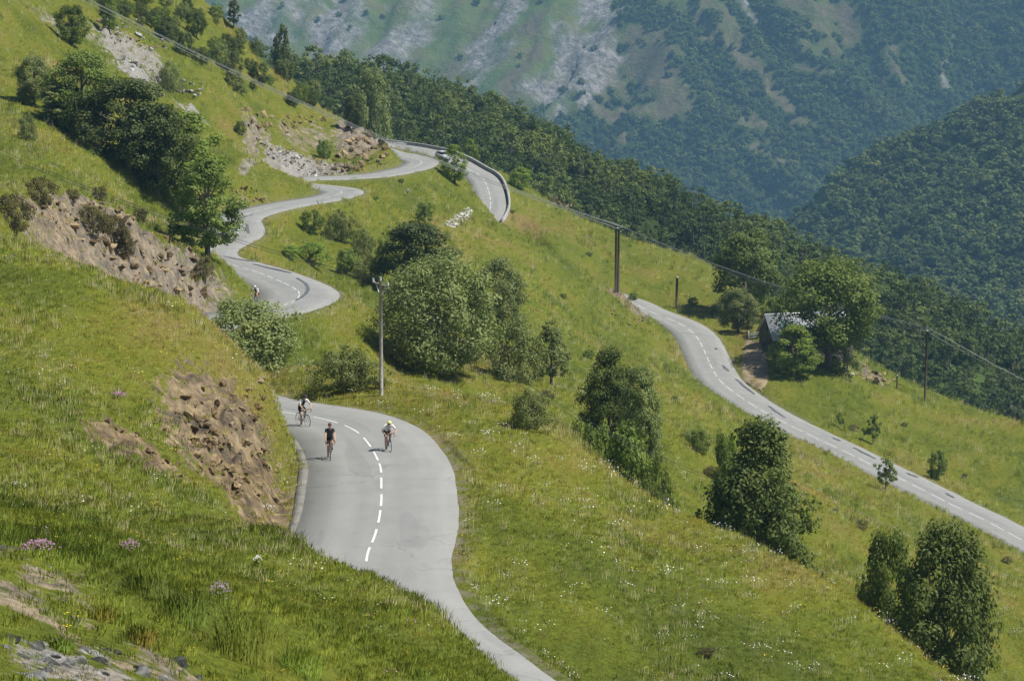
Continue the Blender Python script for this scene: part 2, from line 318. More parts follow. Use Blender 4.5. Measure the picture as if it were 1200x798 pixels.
def mat_hill():
    m, n, l, b = new_mat('meadow_turf', 0.95, 0.1)
    pos = n.new('ShaderNodeNewGeometry').outputs['Position']
    c, fine, mid = grass_colour(n, l, pos)
    tiny = noise(n, l, pos, 6.0, 3, 0.7)
    c = mix(n, l, ramp(n, l, tiny, [(0.35, (0, 0, 0)), (0.65, (1, 1, 1))]), mix(n, l, 1.0, c, (0.62, 0.62, 0.6), 'MULTIPLY'), mix(n, l, 1.0, c, (1.15, 1.12, 1.1), 'MULTIPLY'))
    # bare earth and rock
    rn = noise(n, l, pos, 1.1, 6, 0.65); rn2 = noise(n, l, pos, 5.0, 5, 0.7)
    tan = ramp(n, l, rn, [(0.34, (0.036, 0.024, 0.010)), (0.47, (0.125, 0.084, 0.036)), (0.58, (0.235, 0.165, 0.078)), (0.72, (0.37, 0.285, 0.165))])
    grey = ramp(n, l, rn2, [(0.3, (0.10, 0.10, 0.10)), (0.5, (0.28, 0.275, 0.26)), (0.7, (0.46, 0.45, 0.42))])
    gk = attr(n, 'greyrock').outputs['Fac']
    rock = mix(n, l, gk, tan, grey)
    bare = attr(n, 'bare').outputs['Fac']
    k = math_n(n, l, 'ADD', bare, math_n(n, l, 'MULTIPLY', math_n(n, l, 'SUBTRACT', noise(n, l, pos, 0.8, 6, 0.7), 0.5), 2.6))
    k = ramp(n, l, k, [(0.42, (0, 0, 0)), (0.56, (1, 1, 1))])
    c = mix(n, l, k, c, rock)
    vg = attr(n, 'verge').outputs['Fac']
    k2 = math_n(n, l, 'MULTIPLY', vg, ramp(n, l, noise(n, l, pos, 0.8, 4), [(0.4, (0, 0, 0)), (0.6, (1, 1, 1))]))
    c = mix(n, l, math_n(n, l, 'MULTIPLY', k2, 0.8), c, (0.19, 0.165, 0.125))
    l.new(c, b.inputs['Base Color'])
    bp = n.new('ShaderNodeBump'); bp.inputs['Strength'].default_value = 0.9; bp.inputs['Distance'].default_value = 0.25
    h = math_n(n, l, 'ADD', noise(n, l, pos, 2.2, 5, 0.7), math_n(n, l, 'MULTIPLY', mid, 1.2))
    l.new(h, bp.inputs['Height']); l.new(bp.outputs[0], b.inputs['Normal'])
    return m
M_HILL = mat_hill()
hill = link('hillside', TM, M_HILL); tag(hill, 'steep grassy hillside with bare earth scars crossed by the winding road', kind='structure')
def at(px, py, lo=20, hi=640):
    """where the line of sight through a picture position meets the hillside"""
    r = px_ray(px, py); t = np.arange(lo, hi, 0.4); p = r[None] * (t / r[1])[:, None]
    g = ground(p[:, 0], p[:, 1]); k = np.where(p[:, 2] <= g)[0]
    i = k[0] if len(k) else len(t) - 1
    return Vector((p[i, 0], p[i, 1], g[i]))
def gz(x, y): return float(ground([x], [y])[0])

# ------------------------------------------------------------------ road, markings
def ribbon(a, b, o0, o1, dz, thick=0.0, step=1):
    """strip along the road between sample indices, from lateral offset o0 to o1 (numbers or arrays)"""
    idx = np.arange(a, b + 1, step); n = len(idx)
    o0 = np.broadcast_to(o0, (len(RS),))[idx]; o1 = np.broadcast_to(o1, (len(RS),))[idx]
    L = np.c_[RD[idx, :2] + RN[idx] * o0[:, None], RD[idx, 2] + dz]; Q = np.c_[RD[idx, :2] + RN[idx] * o1[:, None], RD[idx, 2] + dz]
    v = np.vstack([L, Q]); f = np.stack([np.arange(n - 1), np.arange(1, n), n + np.arange(1, n), n + np.arange(n - 1)], 1)
    if thick:
        v = np.vstack([v, v - [0, 0, thick]])
        k = np.arange(n - 1)
        f = np.vstack([f, np.stack([2 * n + k, k, k + 1, 2 * n + k + 1], 1)[:, ::-1], np.stack([n + k, 3 * n + k, 3 * n + k + 1, n + k + 1], 1)[:, ::-1],
                       [[0, n, 3 * n, 2 * n]], [[n - 1, 3 * n - 1, 4 * n - 1, 2 * n - 1]]])
    return v, f
def mat_asphalt():
    m, n, l, b = new_mat('worn_asphalt', 0.85, 0.25)
    pos = n.new('ShaderNodeNewGeometry').outputs['Position']; lat = attr(n, 'lat').outputs['Fac']; arc = attr(n, 'arc').outputs['Fac']
    cx = n.new('ShaderNodeCombineXYZ'); l.new(lat, cx.inputs[0]); l.new(math_n(n, l, 'MULTIPLY', arc, .12), cx.inputs[1])
    a = noise(n, l, pos, 0.5, 5, 0.65); g = noise(n, l, pos, 16, 3, 0.8); st = noise(n, l, cx.outputs[0], 1.1, 5, 0.6)
    s = math_n(n, l, 'ADD', math_n(n, l, 'MULTIPLY', a, .35), math_n(n, l, 'ADD', math_n(n, l, 'MULTIPLY', g, .3), math_n(n, l, 'MULTIPLY', st, .35)))
    c = ramp(n, l, s, [(0.36, (0.212, 0.212, 0.194)), (0.5, (0.248, 0.247, 0.228)), (0.64, (0.282, 0.279, 0.258))])
    # polished wheel tracks, darker repairs, fine cracks, pale gravelly edges
    tr = math_n(n, l, 'ABSOLUTE', math_n(n, l, 'SUBTRACT', math_n(n, l, 'ABSOLUTE', lat), 1.55))
    tr = ramp(n, l, math_n(n, l, 'ABSOLUTE', math_n(n, l, 'SUBTRACT', tr, .72)), [(0.0, (1, 1, 1)), (0.42, (0, 0, 0))])
    c = mix(n, l, math_n(n, l, 'MULTIPLY', tr, math_n(n, l, 'MULTIPLY', st, .5)), c, (0.195, 0.195, 0.18))
    vo = n.new('ShaderNodeTexVoronoi'); vo.feature = 'DISTANCE_TO_EDGE'; vo.inputs['Scale'].default_value = .33; wv = n.new('ShaderNodeVectorMath'); wv.operation = 'ADD'
    nn = n.new('ShaderNodeTexNoise'); nn.inputs['Scale'].default_value = 1.3; l.new(pos, nn.inputs['Vector']); l.new(pos, wv.inputs[0]); l.new(nn.outputs[1], wv.inputs[1]); l.new(wv.outputs[0], vo.inputs['Vector'])
    ck = math_n(n, l, 'MULTIPLY', ramp(n, l, vo.outputs['Distance'], [(0.0, (1, 1, 1)), (0.022, (0, 0, 0))]), ramp(n, l, noise(n, l, pos, .09, 2), [(0.5, (0, 0, 0)), (0.58, (1, 1, 1))]))
    c = mix(n, l, math_n(n, l, 'MULTIPLY', ck, .32), c, (0.06, 0.06, 0.06))
    pt = ramp(n, l, noise(n, l, cx.outputs[0], .55, 1, .4), [(0.62, (0, 0, 0)), (0.63, (1, 1, 1))]); c = mix(n, l, math_n(n, l, 'MULTIPLY', pt, .3), c, (0.17, 0.17, 0.16))
    l.new(c, b.inputs['Base Color'])
    bp = n.new('ShaderNodeBump'); bp.inputs['Strength'].default_value = 0.35; bp.inputs['Distance'].default_value = 0.02
    l.new(g, bp.inputs['Height']); l.new(bp.outputs[0], b.inputs['Normal'])
    return m
M_ASPH = mat_asphalt()
M_PAINT = plain('road_paint', (0.60, 0.60, 0.57), 0.7, 0.3, var=0.12, scale=3)
M_TAR = plain('tar_seal', (0.10, 0.10, 0.102), 0.6, 0.4, var=0.3, scale=2)
edge = 0.10 * fbm(RS / 2.2, RS * 0, 71, 3)
edge = 0.5 * edge; edge2 = 0.05 * fbm(RS / 2.2, RS * 0, 75, 3)
_c = np.array([-1.02, -1, -.5, 0, .5, 1, 1.02]); _lo = -HW + edge; _hi = HW + edge2
_off = (_lo[:, None] + _hi[:, None]) / 2 + _c[None] * (_hi - _lo)[:, None] / 2; _z = np.array([-.3, 0, .03, .05, .03, 0, -.3])   # slight camber, edges turned down
_v = np.concatenate([RD[:, None, :2] + RN[:, None] * _off[..., None], (RD[:, 2:3] + _z[None] - .02)[..., None]], -1)
_i = np.arange(len(RS) * 7).reshape(-1, 7); _f = np.stack([_i[:-1, :-1], _i[1:, :-1], _i[1:, 1:], _i[:-1, 1:]], -1).reshape(-1, 4)[:, ::-1]
rm = mesh_from('road', _v.reshape(-1, 3), _f)
for _n, _a in (('lat', _off), ('arc', np.repeat(RS[:, None], 7, 1))):
    _t = rm.attributes.new(_n, 'FLOAT', 'POINT'); _t.data.foreach_set('value', _a.ravel().astype(np.float32))
road = link('road', rm, M_ASPH)
tag(road, 'grey asphalt mountain road winding down the hillside', kind='structure')
def dashes(s0, s1):
    s = s0
    while s + 3 < s1:
        a = int(s * 2); v, f = ribbon(a, a + 6, -0.05, 0.05, 0.040)
        o = RD[a + 3].copy(); link('lane_dash', mesh_from('lane_dash', v - o, f), M_PAINT, road, loc=o)
        s += 4.33
dashes(S_near - 14.5, S_near + 40); dashes(S_farbend - 22, S_farbend + 130); dashes(S_farbend + 142, s_at(-18.3, 588)); dashes(s_at(-16, 586), S_low1 + 4)
def tar(px0, px1, d0, width=0.22, bow=0.0, n=10):
    a = at(*px0); b = at(*px1); v = []; sd = Vector((b - a)).cross(Vector((0, 0, 1))).normalized()
    for k in range(n + 1):
        t = k / n; p = a.lerp(b, t) + sd * (bow * math.sin(math.pi * t)) + Vector((0.05 * math.sin(9 * t), 0.12 * math.sin(13 * t), 0))
        jj = int(np.argmin((RD[:, 0] - p.x) ** 2 + (RD[:, 1] - p.y) ** 2)); z = RD[jj, 2] + 0.034
        w = width * (0.5 + 0.5 * math.sin(math.pi * min(max(t, .08), .92)))
        v += [(p.x - sd.x * w, p.y - sd.y * w, z), (p.x + sd.x * w, p.y + sd.y * w, z)]
    f = np.array([(2 * k, 2 * k + 1, 2 * k + 3, 2 * k + 2) for k in range(n)])
    link('tar_seal', mesh_from('tar_seal', v, f), M_TAR, road)

# ------------------------------------------------------------------ distant hills
def hill_mesh(name, C, x0, x1, y0, y1, nx, ny, lam, ay, nz):
    C = np.array(C); X = C[:, :2] * [1, ay]; n = len(X); r2 = ((X[:, None] - X[None]) ** 2).sum(-1)
    K = 0.5 * r2 * np.log(r2 + 1e-9); np.fill_diagonal(K, 0); Pm = np.c_[np.ones(n), X]
    W = np.linalg.solve(np.block([[K + lam * np.eye(n), Pm], [Pm.T, np.zeros((3, 3))]]), np.r_[C[:, 2], 0, 0, 0])
    def h(x, y):
        x = np.ravel(x); y = np.ravel(y); q = (x[:, None] - X[None, :, 0]) ** 2 + (y[:, None] * ay - X[None, :, 1]) ** 2
        return (0.5 * q * np.log(q + 1e-9)) @ W[:-3] + W[-3] + W[-2] * x + W[-1] * y * ay + nz(x, y)
    gx, gy = np.meshgrid(np.linspace(x0, x1, nx), np.linspace(y0, y1, ny)); z = h(gx, gy)
    v = np.stack([gx.ravel(), gy.ravel(), z], 1); i = np.arange(nx * ny).reshape(ny, nx)
    f = np.stack([i[:-1, :-1], i[:-1, 1:], i[1:, 1:], i[1:, :-1]], -1).reshape(-1, 4)
    return mesh_from(name, v, f, True), h
# wooded ridge just beyond the shoulder
C = [tuple(px_at(*q)) for q in ((150, 160, 900), (300, 150, 900), (380, 134, 900), (450, 122, 900), (530, 142, 900), (640, 183, 900), (700, 222, 890), (780, 280, 870), (840, 302, 850), (900, 320, 850), (1000, 382, 850), (1100, 425, 850), (1200, 470, 850), (1350, 530, 850),
     (450, 185, 740), (560, 210, 740), (640, 254, 735), (720, 294, 720), (800, 335, 710), (900, 400, 700), (1000, 460, 690), (1100, 510, 680), (1200, 555, 670), (1350, 615, 660), (300, 185, 740), (150, 185, 740))]
C += [(q[0] * 1.12, q[1] + 130, q[2] - 75) for q in C[:14]] + [(q[0] * .94, q[1] - 60, q[2] - 28) for q in C[14:26]]
RM, ridge_h = hill_mesh('wooded_ridge', C, -170, 260, 640, 1010, 130, 110, 2, 1, lambda x, y: 3 * fbm(x / 60, y / 60, 5, 3))
# wooded hill on the right, farther off
C = [tuple(px_at(*q)) for q in ((820, 345, 2050), (900, 292, 2080), (950, 252, 2080), (1000, 216, 2080), (1060, 182, 2080), (1110, 153, 2080), (1200, 108, 2080), (1350, 40, 2080), (1500, -30, 2080),
     (900, 390, 1800), (1000, 330, 1800), (1100, 300, 1790), (1200, 270, 1780), (1350, 220, 1780), (1000, 440, 1560), (1100, 430, 1540), (1200, 440, 1520), (1350, 430, 1500), (850, 420, 1700), (1500, 420, 1500), (1500, 180, 1800))]
C += [(q[0] * 1.05, q[1] + 220, q[2] - 110) for q in C[:9]]
HM, rhill_h = hill_mesh('wooded_hill', C, 60, 620, 1450, 2330, 120, 150, 5, 1, lambda x, y: 16 * fbm(x / 120, y / 150, 8, 4) + 8 * ridged(x / 90, y / 200, 9, 3))
# the mountain across the valley
def mt_noise(x, y):
    w = np.clip((x - 130) / 140, 0, 1); wob = 30 * fbm(x / 150, y / 150, 19, 2)
    u1 = .93 * x - .37 * y + wob; v1 = .37 * x + .93 * y; u2 = .88 * x + .48 * y + wob; v2 = -.48 * x + .88 * y
    a = 46 * ridged(u1 / 150, v1 / 900, 12, 4) + 20 * ridged(u1 / 52, v1 / 260, 15, 3)
    b = 46 * ridged(u2 / 150, v2 / 900, 13, 4) + 18 * ridged(u2 / 52, v2 / 260, 16, 3)
    return a * (1 - w) + b * w + 10 * fbm(x / 30, y / 30, 17, 3)
C = [(x, y, -520 + 0.62 * (y - 3150) + 0.10 * x * (y - 3100) / 700) for x in (-900, -450, 0, 450, 900) for y in (3150, 3350, 3550, 3900, 4250)]
C += [(x, y, -545 - 0.05 * (3150 - y)) for x in (-900, 0, 900) for y in (2500, 2850)]
C += [tuple(px_at(1110, 180, 3420)), tuple(px_at(1110, 60, 3640)), tuple(px_at(1125, 0, 3760)), tuple(px_at(1180, 40, 3560)), tuple(px_at(1000, 60, 3480)), tuple(px_at(930, 270, 3180))]
MM, mount_h = hill_mesh('mountain', C, -1000, 1000, 2500, 4250, 330, 330, 20, 1, mt_noise)
VM = mesh_from('valley_floor', [(-1600, 600, -560), (1600, 600, -560), (1600, 4400, -560), (-1600, 4400, -560)], [(0, 1, 2, 3)])

def px_of(p):
    p = np.asarray(p, float); X, Y, Z = p[:, 0], p[:, 1], p[:, 2]
    d = math.cos(PITCH) * Y - math.sin(PITCH) * Z; u = math.sin(PITCH) * Y + math.cos(PITCH) * Z
    return 600 + FPX * X / d, 399 - FPX * u / d
def mesh_co(m):
    a = np.empty(len(m.vertices) * 3, np.float32); m.vertices.foreach_get('co', a); return a.reshape(-1, 3).astype(float)
def set_attr(m, name, val):
    a = m.attributes.new(name, 'FLOAT', 'POINT'); a.data.foreach_set('value', np.asarray(val, np.float32))
# ground cover of the mountain: where wood, rock and dry grass lie
RIBS = [([(505, -40), (478, 30), (440, 95)], 26), ([(430, -40), (400, 30), (380, 70)], 22), ([(340, -20), (300, 40)], 35), ([(612, -30), (585, 40), (552, 85)], 20), ([(728, -40), (695, 35), (660, 85), (640, 128)], 23), ([(870, -20), (888, 35)], 6), ([(1116, 45), (1108, 75), (1111, 105)], 3), ([(715, 60), (690, 120)], 16)]
DRYS = [([(690, 95), (735, 70), (790, 110)], 34), ([(755, 60), (775, 85)], 30), ([(640, 20), (600, 110)], 13), ([(560, 60), (520, 100)], 16), ([(925, -20), (965, 25), (1000, 40)], 24), ([(835, -10), (860, 50), (900, 85)], 13), ([(905, 100), (940, 130), (960, 142)], 10), ([(715, 160), (735, 157)], 6), ([(880, 140), (905, 155)], 7), ([(910, 190), (940, 192)], 5), ([(800, 0), (830, 40)], 10), ([(1040, 60), (1065, 90)], 9), ([(950, 75), (975, 82)], 6), ([(880, 172), (905, 180)], 5), ([(960, 215), (975, 217)], 5), ([(700, 130), (780, 118)], 10)]
def seg_field(px, py, L):
    w = np.zeros(len(px))
    for pts, r in L:
        for (ax, ay), (bx, by) in zip(pts[:-1], pts[1:]):
            dx, dy = bx - ax, by - ay; t = np.clip(((px - ax) * dx + (py - ay) * dy) / (dx * dx + dy * dy), 0, 1)
            w = np.maximum(w, np.clip(1.35 - np.hypot(px - ax - t * dx, py - ay - t * dy) / r, 0, 1))
    return w
def mount_cover(x, y, z):
    px, py = px_of(np.stack([x, y, z], 1))
    n1 = fbm(x / 45, y / 45, 51, 4); n2 = fbm(x / 14, y / 14, 55, 3); qx = px + 26 * n1; qy = py + 20 * fbm(x / 40, y / 40, 58, 3)
    line = np.interp(qx, [200, 420, 560, 640, 690, 712, 740, 800, 830, 1300], [150, 130, 112, 128, 122, 10, 0, 20, -80, -300])
    wood = np.clip((qy - line) / 16 + 0.5 + .6 * n2, 0, 1)
    wood = np.maximum(wood, np.clip(1.5 - np.abs(qy - (qx - 715) * 0.75 - 8) / 20, 0, 1) * (px > 705) * (px < 840))
    dry = np.clip(1.25 * seg_field(qx, qy, DRYS) + 1.1 * n2 + .5 * n1 - .3, 0, 1) * (seg_field(qx, qy, DRYS) > 0)
    rock = np.clip(1.25 * seg_field(qx, qy, RIBS) + 1.2 * n2 + .6 * n1 - .3, 0, 1) * (seg_field(qx, qy, RIBS) > 0)
    wood = wood * (1 - np.clip(dry * 1.8, 0, 1)) * (1 - np.clip(rock * 1.8, 0, 1))
    return wood, dry, rock
co = mesh_co(MM); mw, md, mr = mount_cover(co[:, 0], co[:, 1], co[:, 2])
set_attr(MM, 'wood', mw); set_attr(MM, 'dry', md); set_attr(MM, 'rock', mr)
def mat_mount():
    m, n, l, b = new_mat('mountain_ground', 0.95, 0.1)
    pos = n.new('ShaderNodeNewGeometry').outputs['Position']
    a = noise(n, l, pos, 0.02, 6, 0.65); c2 = noise(n, l, pos, 0.13, 6, 0.75)
    g = ramp(n, l, a, [(0.35, (0.062, 0.100, 0.022)), (0.5, (0.098, 0.130, 0.03)), (0.65, (0.150, 0.142, 0.052))])
    d = ramp(n, l, c2, [(0.35, (0.08, 0.08, 0.036)), (0.55, (0.13, 0.108, 0.06)), (0.7, (0.18, 0.148, 0.10))])
    r = ramp(n, l, c2, [(0.34, (0.09, 0.085, 0.078)), (0.5, (0.20, 0.19, 0.175)), (0.66, (0.37, 0.355, 0.33))])
    c = mix(n, l, attr(n, 'dry').outputs['Fac'], g, d); c = mix(n, l, attr(n, 'rock').outputs['Fac'], c, r)
    c = mix(n, l, attr(n, 'wood').outputs['Fac'], c, (0.028, 0.05, 0.012)); l.new(c, b.inputs['Base Color'])
    bp = n.new('ShaderNodeBump'); bp.inputs['Strength'].default_value = 1.0; bp.inputs['Distance'].default_value = 9.0
    l.new(math_n(n, l, 'ADD', a, math_n(n, l, 'MULTIPLY', c2, .6)), bp.inputs['Height']); l.new(bp.outputs[0], b.inputs['Normal'])
    return m
M_MT = mat_mount()
M_WF = plain('wood_floor', (0.045, 0.07, 0.016), 0.95, 0.1, var=0.4, scale=0.05)
tag(link('mountain', MM, M_MT), 'bluish far mountain face with grey rock ribs above dark woods', kind='structure')
tag(link('wooded_ridge', RM, M_WF), 'ridge under dense broadleaf wood behind the hairpin', kind='structure')
tag(link('wooded_hill', HM, M_WF), 'hazy wooded hill rising at the right edge', kind='structure')
tag(link('valley_floor', VM, M_WF), 'hidden valley floor between the wooded slopes', kind='structure')
# ------------------------------------------------------------------ haze
hv = MB().box((0, 2150, -185), (3600, 4600, 770))
hz = hv.build('haze'); tag(hz, 'thin blue mountain haze filling the valley air', kind='stuff')
hm = bpy.data.materials.new('haze'); hm.use_nodes = True; hn = hm.node_tree.nodes; hn.clear()
ho = hn.new('ShaderNodeOutputMaterial'); pv = hn.new('ShaderNodeVolumePrincipled')
pv.inputs['Color'].default_value = (0.36, 0.70, 1.0, 1); pv.inputs['Density'].default_value = 0.00008; pv.inputs['Anisotropy'].default_value = 0.0
hm.node_tree.links.new(pv.outputs[0], ho.inputs['Volume']); hz.data.materials.append(hm)

# ------------------------------------------------------------------ foliage
def mat_leaf(name, dark, light, trans=0.3, vary=0.35, stand=0.0):
    m, n, l, b = new_mat(name, 0.65, 0.25)
    oi = n.new('ShaderNodeObjectInfo'); tc = n.new('ShaderNodeTexCoord')
    s = noise(n, l, tc.outputs['Object'], 0.9, 3, 0.6)
    s = math_n(n, l, 'ADD', s, math_n(n, l, 'MULTIPLY', math_n(n, l, 'SUBTRACT', oi.outputs['Random'], 0.5), vary))
    if stand: s = math_n(n, l, 'ADD', s, math_n(n, l, 'MULTIPLY', math_n(n, l, 'SUBTRACT', noise(n, l, oi.outputs['Location'], 0.035, 3, .6), .5), stand))
    c = ramp(n, l, s, [(0.2, dark), (0.7, light), (0.95, (light[0] * 1.35, light[1] * 1.15, light[2]))])
    hs = n.new('ShaderNodeHueSaturation'); l.new(c, hs.inputs['Color'])
    l.new(math_n(n, l, 'ADD', 0.485, math_n(n, l, 'MULTIPLY', oi.outputs['Random'], 0.03)), hs.inputs['Hue'])
    c = hs.outputs[0]; l.new(c, b.inputs['Base Color'])
    t = n.new('ShaderNodeBsdfTranslucent'); l.new(mix(n, l, 1.0, c, (1.0, 1.1, 0.6), 'MULTIPLY'), t.inputs[0])
    mx = n.new('ShaderNodeMixShader'); mx.inputs[0].default_value = trans
    l.new(b.outputs[0], mx.inputs[1]); l.new(t.outputs[0], mx.inputs[2]); l.new(mx.outputs[0], n['Material Output'].inputs[0])
    return m
M_LEAF = mat_leaf('leaf_green', (0.087, 0.133, 0.021), (0.202, 0.248, 0.049))
M_LEAFB = mat_leaf('leaf_bright', (0.116, 0.185, 0.024), (0.241, 0.318, 0.049))
M_LEAFG = mat_leaf('leaf_greygreen', (0.126, 0.162, 0.046), (0.251, 0.279, 0.092))
M_LEAFD = mat_leaf('leaf_dark', (0.049, 0.079, 0.019), (0.124, 0.147, 0.038), 0.2)
M_LEAFM = mat_leaf('leaf_mid', (0.066, 0.098, 0.019), (0.150, 0.182, 0.040), 0.3)
M_HEATH = mat_leaf('leaf_heath', (0.077, 0.074, 0.024), (0.173, 0.150, 0.049), 0.2)
M_WOODL = mat_leaf('leaf_wood', (0.048, 0.080, 0.017), (0.130, 0.165, 0.038), 0.3, .8, 1.3)
M_BARK = plain('bark', (0.16, 0.135, 0.105), 0.9, 0.1, var=0.35, scale=3)
def sphere_pts(r, n, shell=0.5):
    d = r.normal(size=(n, 3)); d /= np.linalg.norm(d, axis=1)[:, None] + 1e-9
    return d, d * (r.random((n, 1)) ** shell)
def leaf_quads(c, nrm, size, r, lo=0.6, hi=1.3):
    """kite-shaped leaves at c, facing nrm"""
    n = len(c); nrm = nrm / (np.linalg.norm(nrm, axis=1)[:, None] + 1e-9)
    a = np.cross(nrm, r.normal(size=(n, 3))); a /= np.linalg.norm(a, axis=1)[:, None] + 1e-9
    b = np.cross(nrm, a); s = (size * r.uniform(lo, hi, n))[:, None]
    v = np.stack([c - a * s, c - b * s * 0.55 + nrm * s * .12, c + a * s * 0.9, c + b * s * 0.55 + nrm * s * .12], 1).reshape(-1, 3)
    return v, np.arange(n * 4).reshape(-1, 4)
PROF = {'round': (.50, .76, .94, 1.0, .95, .80, .54, .16), 'tall': (.55, .80, .96, 1.0, .86, .64, .40, .12), 'park': (.30, .72, .93, 1.0, .96, .82, .58, .2), 'dome': (.78, .93, 1.0, 1.0, .92, .76, .52, .2), 'slim': (.6, .85, 1.0, .95, .85, .7, .45, .12)}
def crown_mesh(name, r, H, W, base=0.05, nclump=150, per=120, leaf=0.14, prof='round', rad=(0.075, 0.125), rough=0.16, hang=0.0):
    """a crown of leaf clumps over an uneven body, with gaps and shade between the clumps"""
    ph = r.uniform(0, 6.28, 6); am = r.uniform(.5, 1, 3) * rough; cs = []; inner = []
    T = (0, .1, .25, .45, .65, .8, .92, 1)
    while len(cs) < nclump:
        t = r.random(); w = np.interp(t, T, PROF[prof])
        if r.random() > w ** .8 + .12: continue
        a = r.uniform(0, 6.28)
        k = 1 + am[0] * math.sin(2 * a + ph[0] + 3 * t) + am[1] * math.sin(3 * a + ph[1] - 5 * t) + am[2] * math.sin(5 * a + ph[2] + 7 * t)
        R_ = W / 2 * w * k * .86; q = R_ * (r.uniform(.35, 1.0) ** .42)
        cs.append((q * math.cos(a), q * math.sin(a), base * H + (1 - base) * H * (.05 + .90 * t)))
    cs = np.array(cs); V = []; F = []; b = 0; mid = np.array([0, 0, H * 0.45])
    for q in cs:
        R0 = W * r.uniform(*rad); m = int(per * r.uniform(0.6, 1.4) * (R0 / (W * .1)) ** 2)
        d, p = sphere_pts(r, m, 0.4); out = (q - mid) / (np.linalg.norm(q - mid) + 1e-6)
        c = q + p * R0 * np.array([1.15, 1.15, 0.8]) - np.array([0, 0, hang * R0]) * r.random((m, 1))
        nn = d * 0.75 + out * 0.45 + np.array([0.10, 0, 0.5]) + r.normal(size=(m, 3)) * 0.5
        v, f = leaf_quads(c, nn, leaf, r, .45, 1.35); V.append(v); F.append(f + b); b += len(v)
    return mesh_from(name, np.vstack(V), np.vstack(F)), cs
def trunk_mesh(name, r, H, cs, rad, stems=1):
    mb = MB(); k = min(len(cs), 14); sel = cs[r.permutation(len(cs))[:k]]
    for s in range(stems):
        a = r.uniform(0, 6.28); off = 0.0 if stems == 1 else rad * 4
        bx, by = off * math.cos(a), off * math.sin(a); lean = r.uniform(-.04, .04, 2) * H if stems == 1 else np.array([math.cos(a), math.sin(a)]) * H * 0.14
        tr = [(bx, by, -0.4), (bx + lean[0] * .3, by + lean[1] * .3, H * 0.22), (bx + lean[0] * .8, by + lean[1] * .8, H * 0.5), (bx + lean[0], by + lean[1], H * 0.82)]
        mb.tube(tr, [rad * 1.25, rad, rad * .6, rad * .15], 7)
        for q in sel[s::stems]:
            t = min(max(q[2] / H * 0.62, 0.10), 0.7); z = t * H
            p0 = (bx + lean[0] * t, by + lean[1] * t, z); pm = (p0[0] * .45 + q[0] * .55, p0[1] * .45 + q[1] * .55, z + (q[2] - z) * 0.42)
            mb.tube([p0, pm, tuple(q)], [rad * .42, rad * .26, rad * .08], 5, cap=False)
    return mb.mesh(name, True)
def tree_proto(key, seed, H=1.0, W=1.0, rad=0.03, stems=1, **k):
    r = np.random.default_rng(seed); cm, cs = crown_mesh('crown', r, H, W, **k)
    v = mesh_co(cm); return cm, trunk_mesh('trunk', r, H, cs, rad, stems), float(np.percentile(v[:, 2], 99.7)), float(np.percentile(np.abs(v[:, :2]), 99) * 1.95)
PROTO = {}
def P(key, mat, seed, **k): PROTO[key] = (tree_proto(key, seed, **k), mat)
# protos are unit sized (height 10 for trees, 3 for shrubs) and get scaled to each plant
P('broad', M_LEAFG, 1, H=10, W=11, rad=.30, base=.03, nclump=170, per=150, leaf=.15, prof='round')
P('broad2', M_LEAF, 2, H=10, W=8, rad=.26, base=.03, nclump=150, per=130, leaf=.15, prof='round', rough=.22)
P('tall', M_LEAF, 3, H=10, W=6.6, rad=.22, base=.0, nclump=205, per=130, leaf=.125, prof='tall', rough=.28)
P('tall2', M_LEAF, 4, H=10, W=7, rad=.22, base=.0, nclump=205, per=130, leaf=.125, prof='tall', rough=.3)
P('bright', M_LEAFB, 5, H=10, W=6.5, rad=.22, base=.06, nclump=100, per=110, leaf=.16, prof='tall', rough=.26)
P('dark', M_LEAFD, 6, H=10, W=8, rad=.25, base=.03, nclump=150, per=120, leaf=.16, prof='round', rough=.24)
P('park', M_LEAF, 7, H=10, W=8.6, rad=.30, base=.16, nclump=190, per=130, leaf=.15, prof='park', rough=.2)
P('slim', M_LEAFG, 8, H=10, W=4.6, rad=.18, base=.04, nclump=90, per=110, leaf=.14, prof='slim', rough=.3)
P('shrub', M_LEAF, 11, H=3, W=3.6, rad=.06, stems=3, base=.02, nclump=80, per=90, leaf=.085, prof='dome', rough=.2)
P('shrub2', M_LEAFB, 12, H=3, W=3.4, rad=.06, stems=3, base=.02, nclump=76, per=90, leaf=.08, prof='dome', rough=.26)
P('greyshrub', M_LEAFG, 13, H=3, W=4.6, rad=.06, stems=4, base=.02, nclump=90, per=90, leaf=.085, prof='dome', rough=.3)
P('heath', M_HEATH, 14, H=3, W=4.2, rad=.05, stems=4, base=.01, nclump=80, per=80, leaf=.09, prof='dome', rough=.35)
P('glossy', M_LEAFG, 15, H=3, W=3.6, rad=.06, stems=4, base=.0, nclump=190, per=100, leaf=.06, prof='dome', rough=.14)
P('sapling', M_LEAF, 16, H=3, W=1.9, rad=.045, base=.14, nclump=44, per=60, leaf=.075, prof='tall', rough=.3)
P('flower', M_LEAFB, 17, H=3, W=3.2, rad=.05, stems=3, base=.04, nclump=50, per=80, leaf=.09, prof='dome', rough=.25)
WOODP = []
for k in range(7): WOODP.append((tree_proto('wood', 40 + k, H=10, W=8.2 + 0.8 * (k % 3), rad=.22, base=.02, nclump=46, per=30, leaf=.36, prof=('round', 'tall', 'round', 'park', 'slim', 'round', 'tall')[k], rough=.26), M_WOODL))
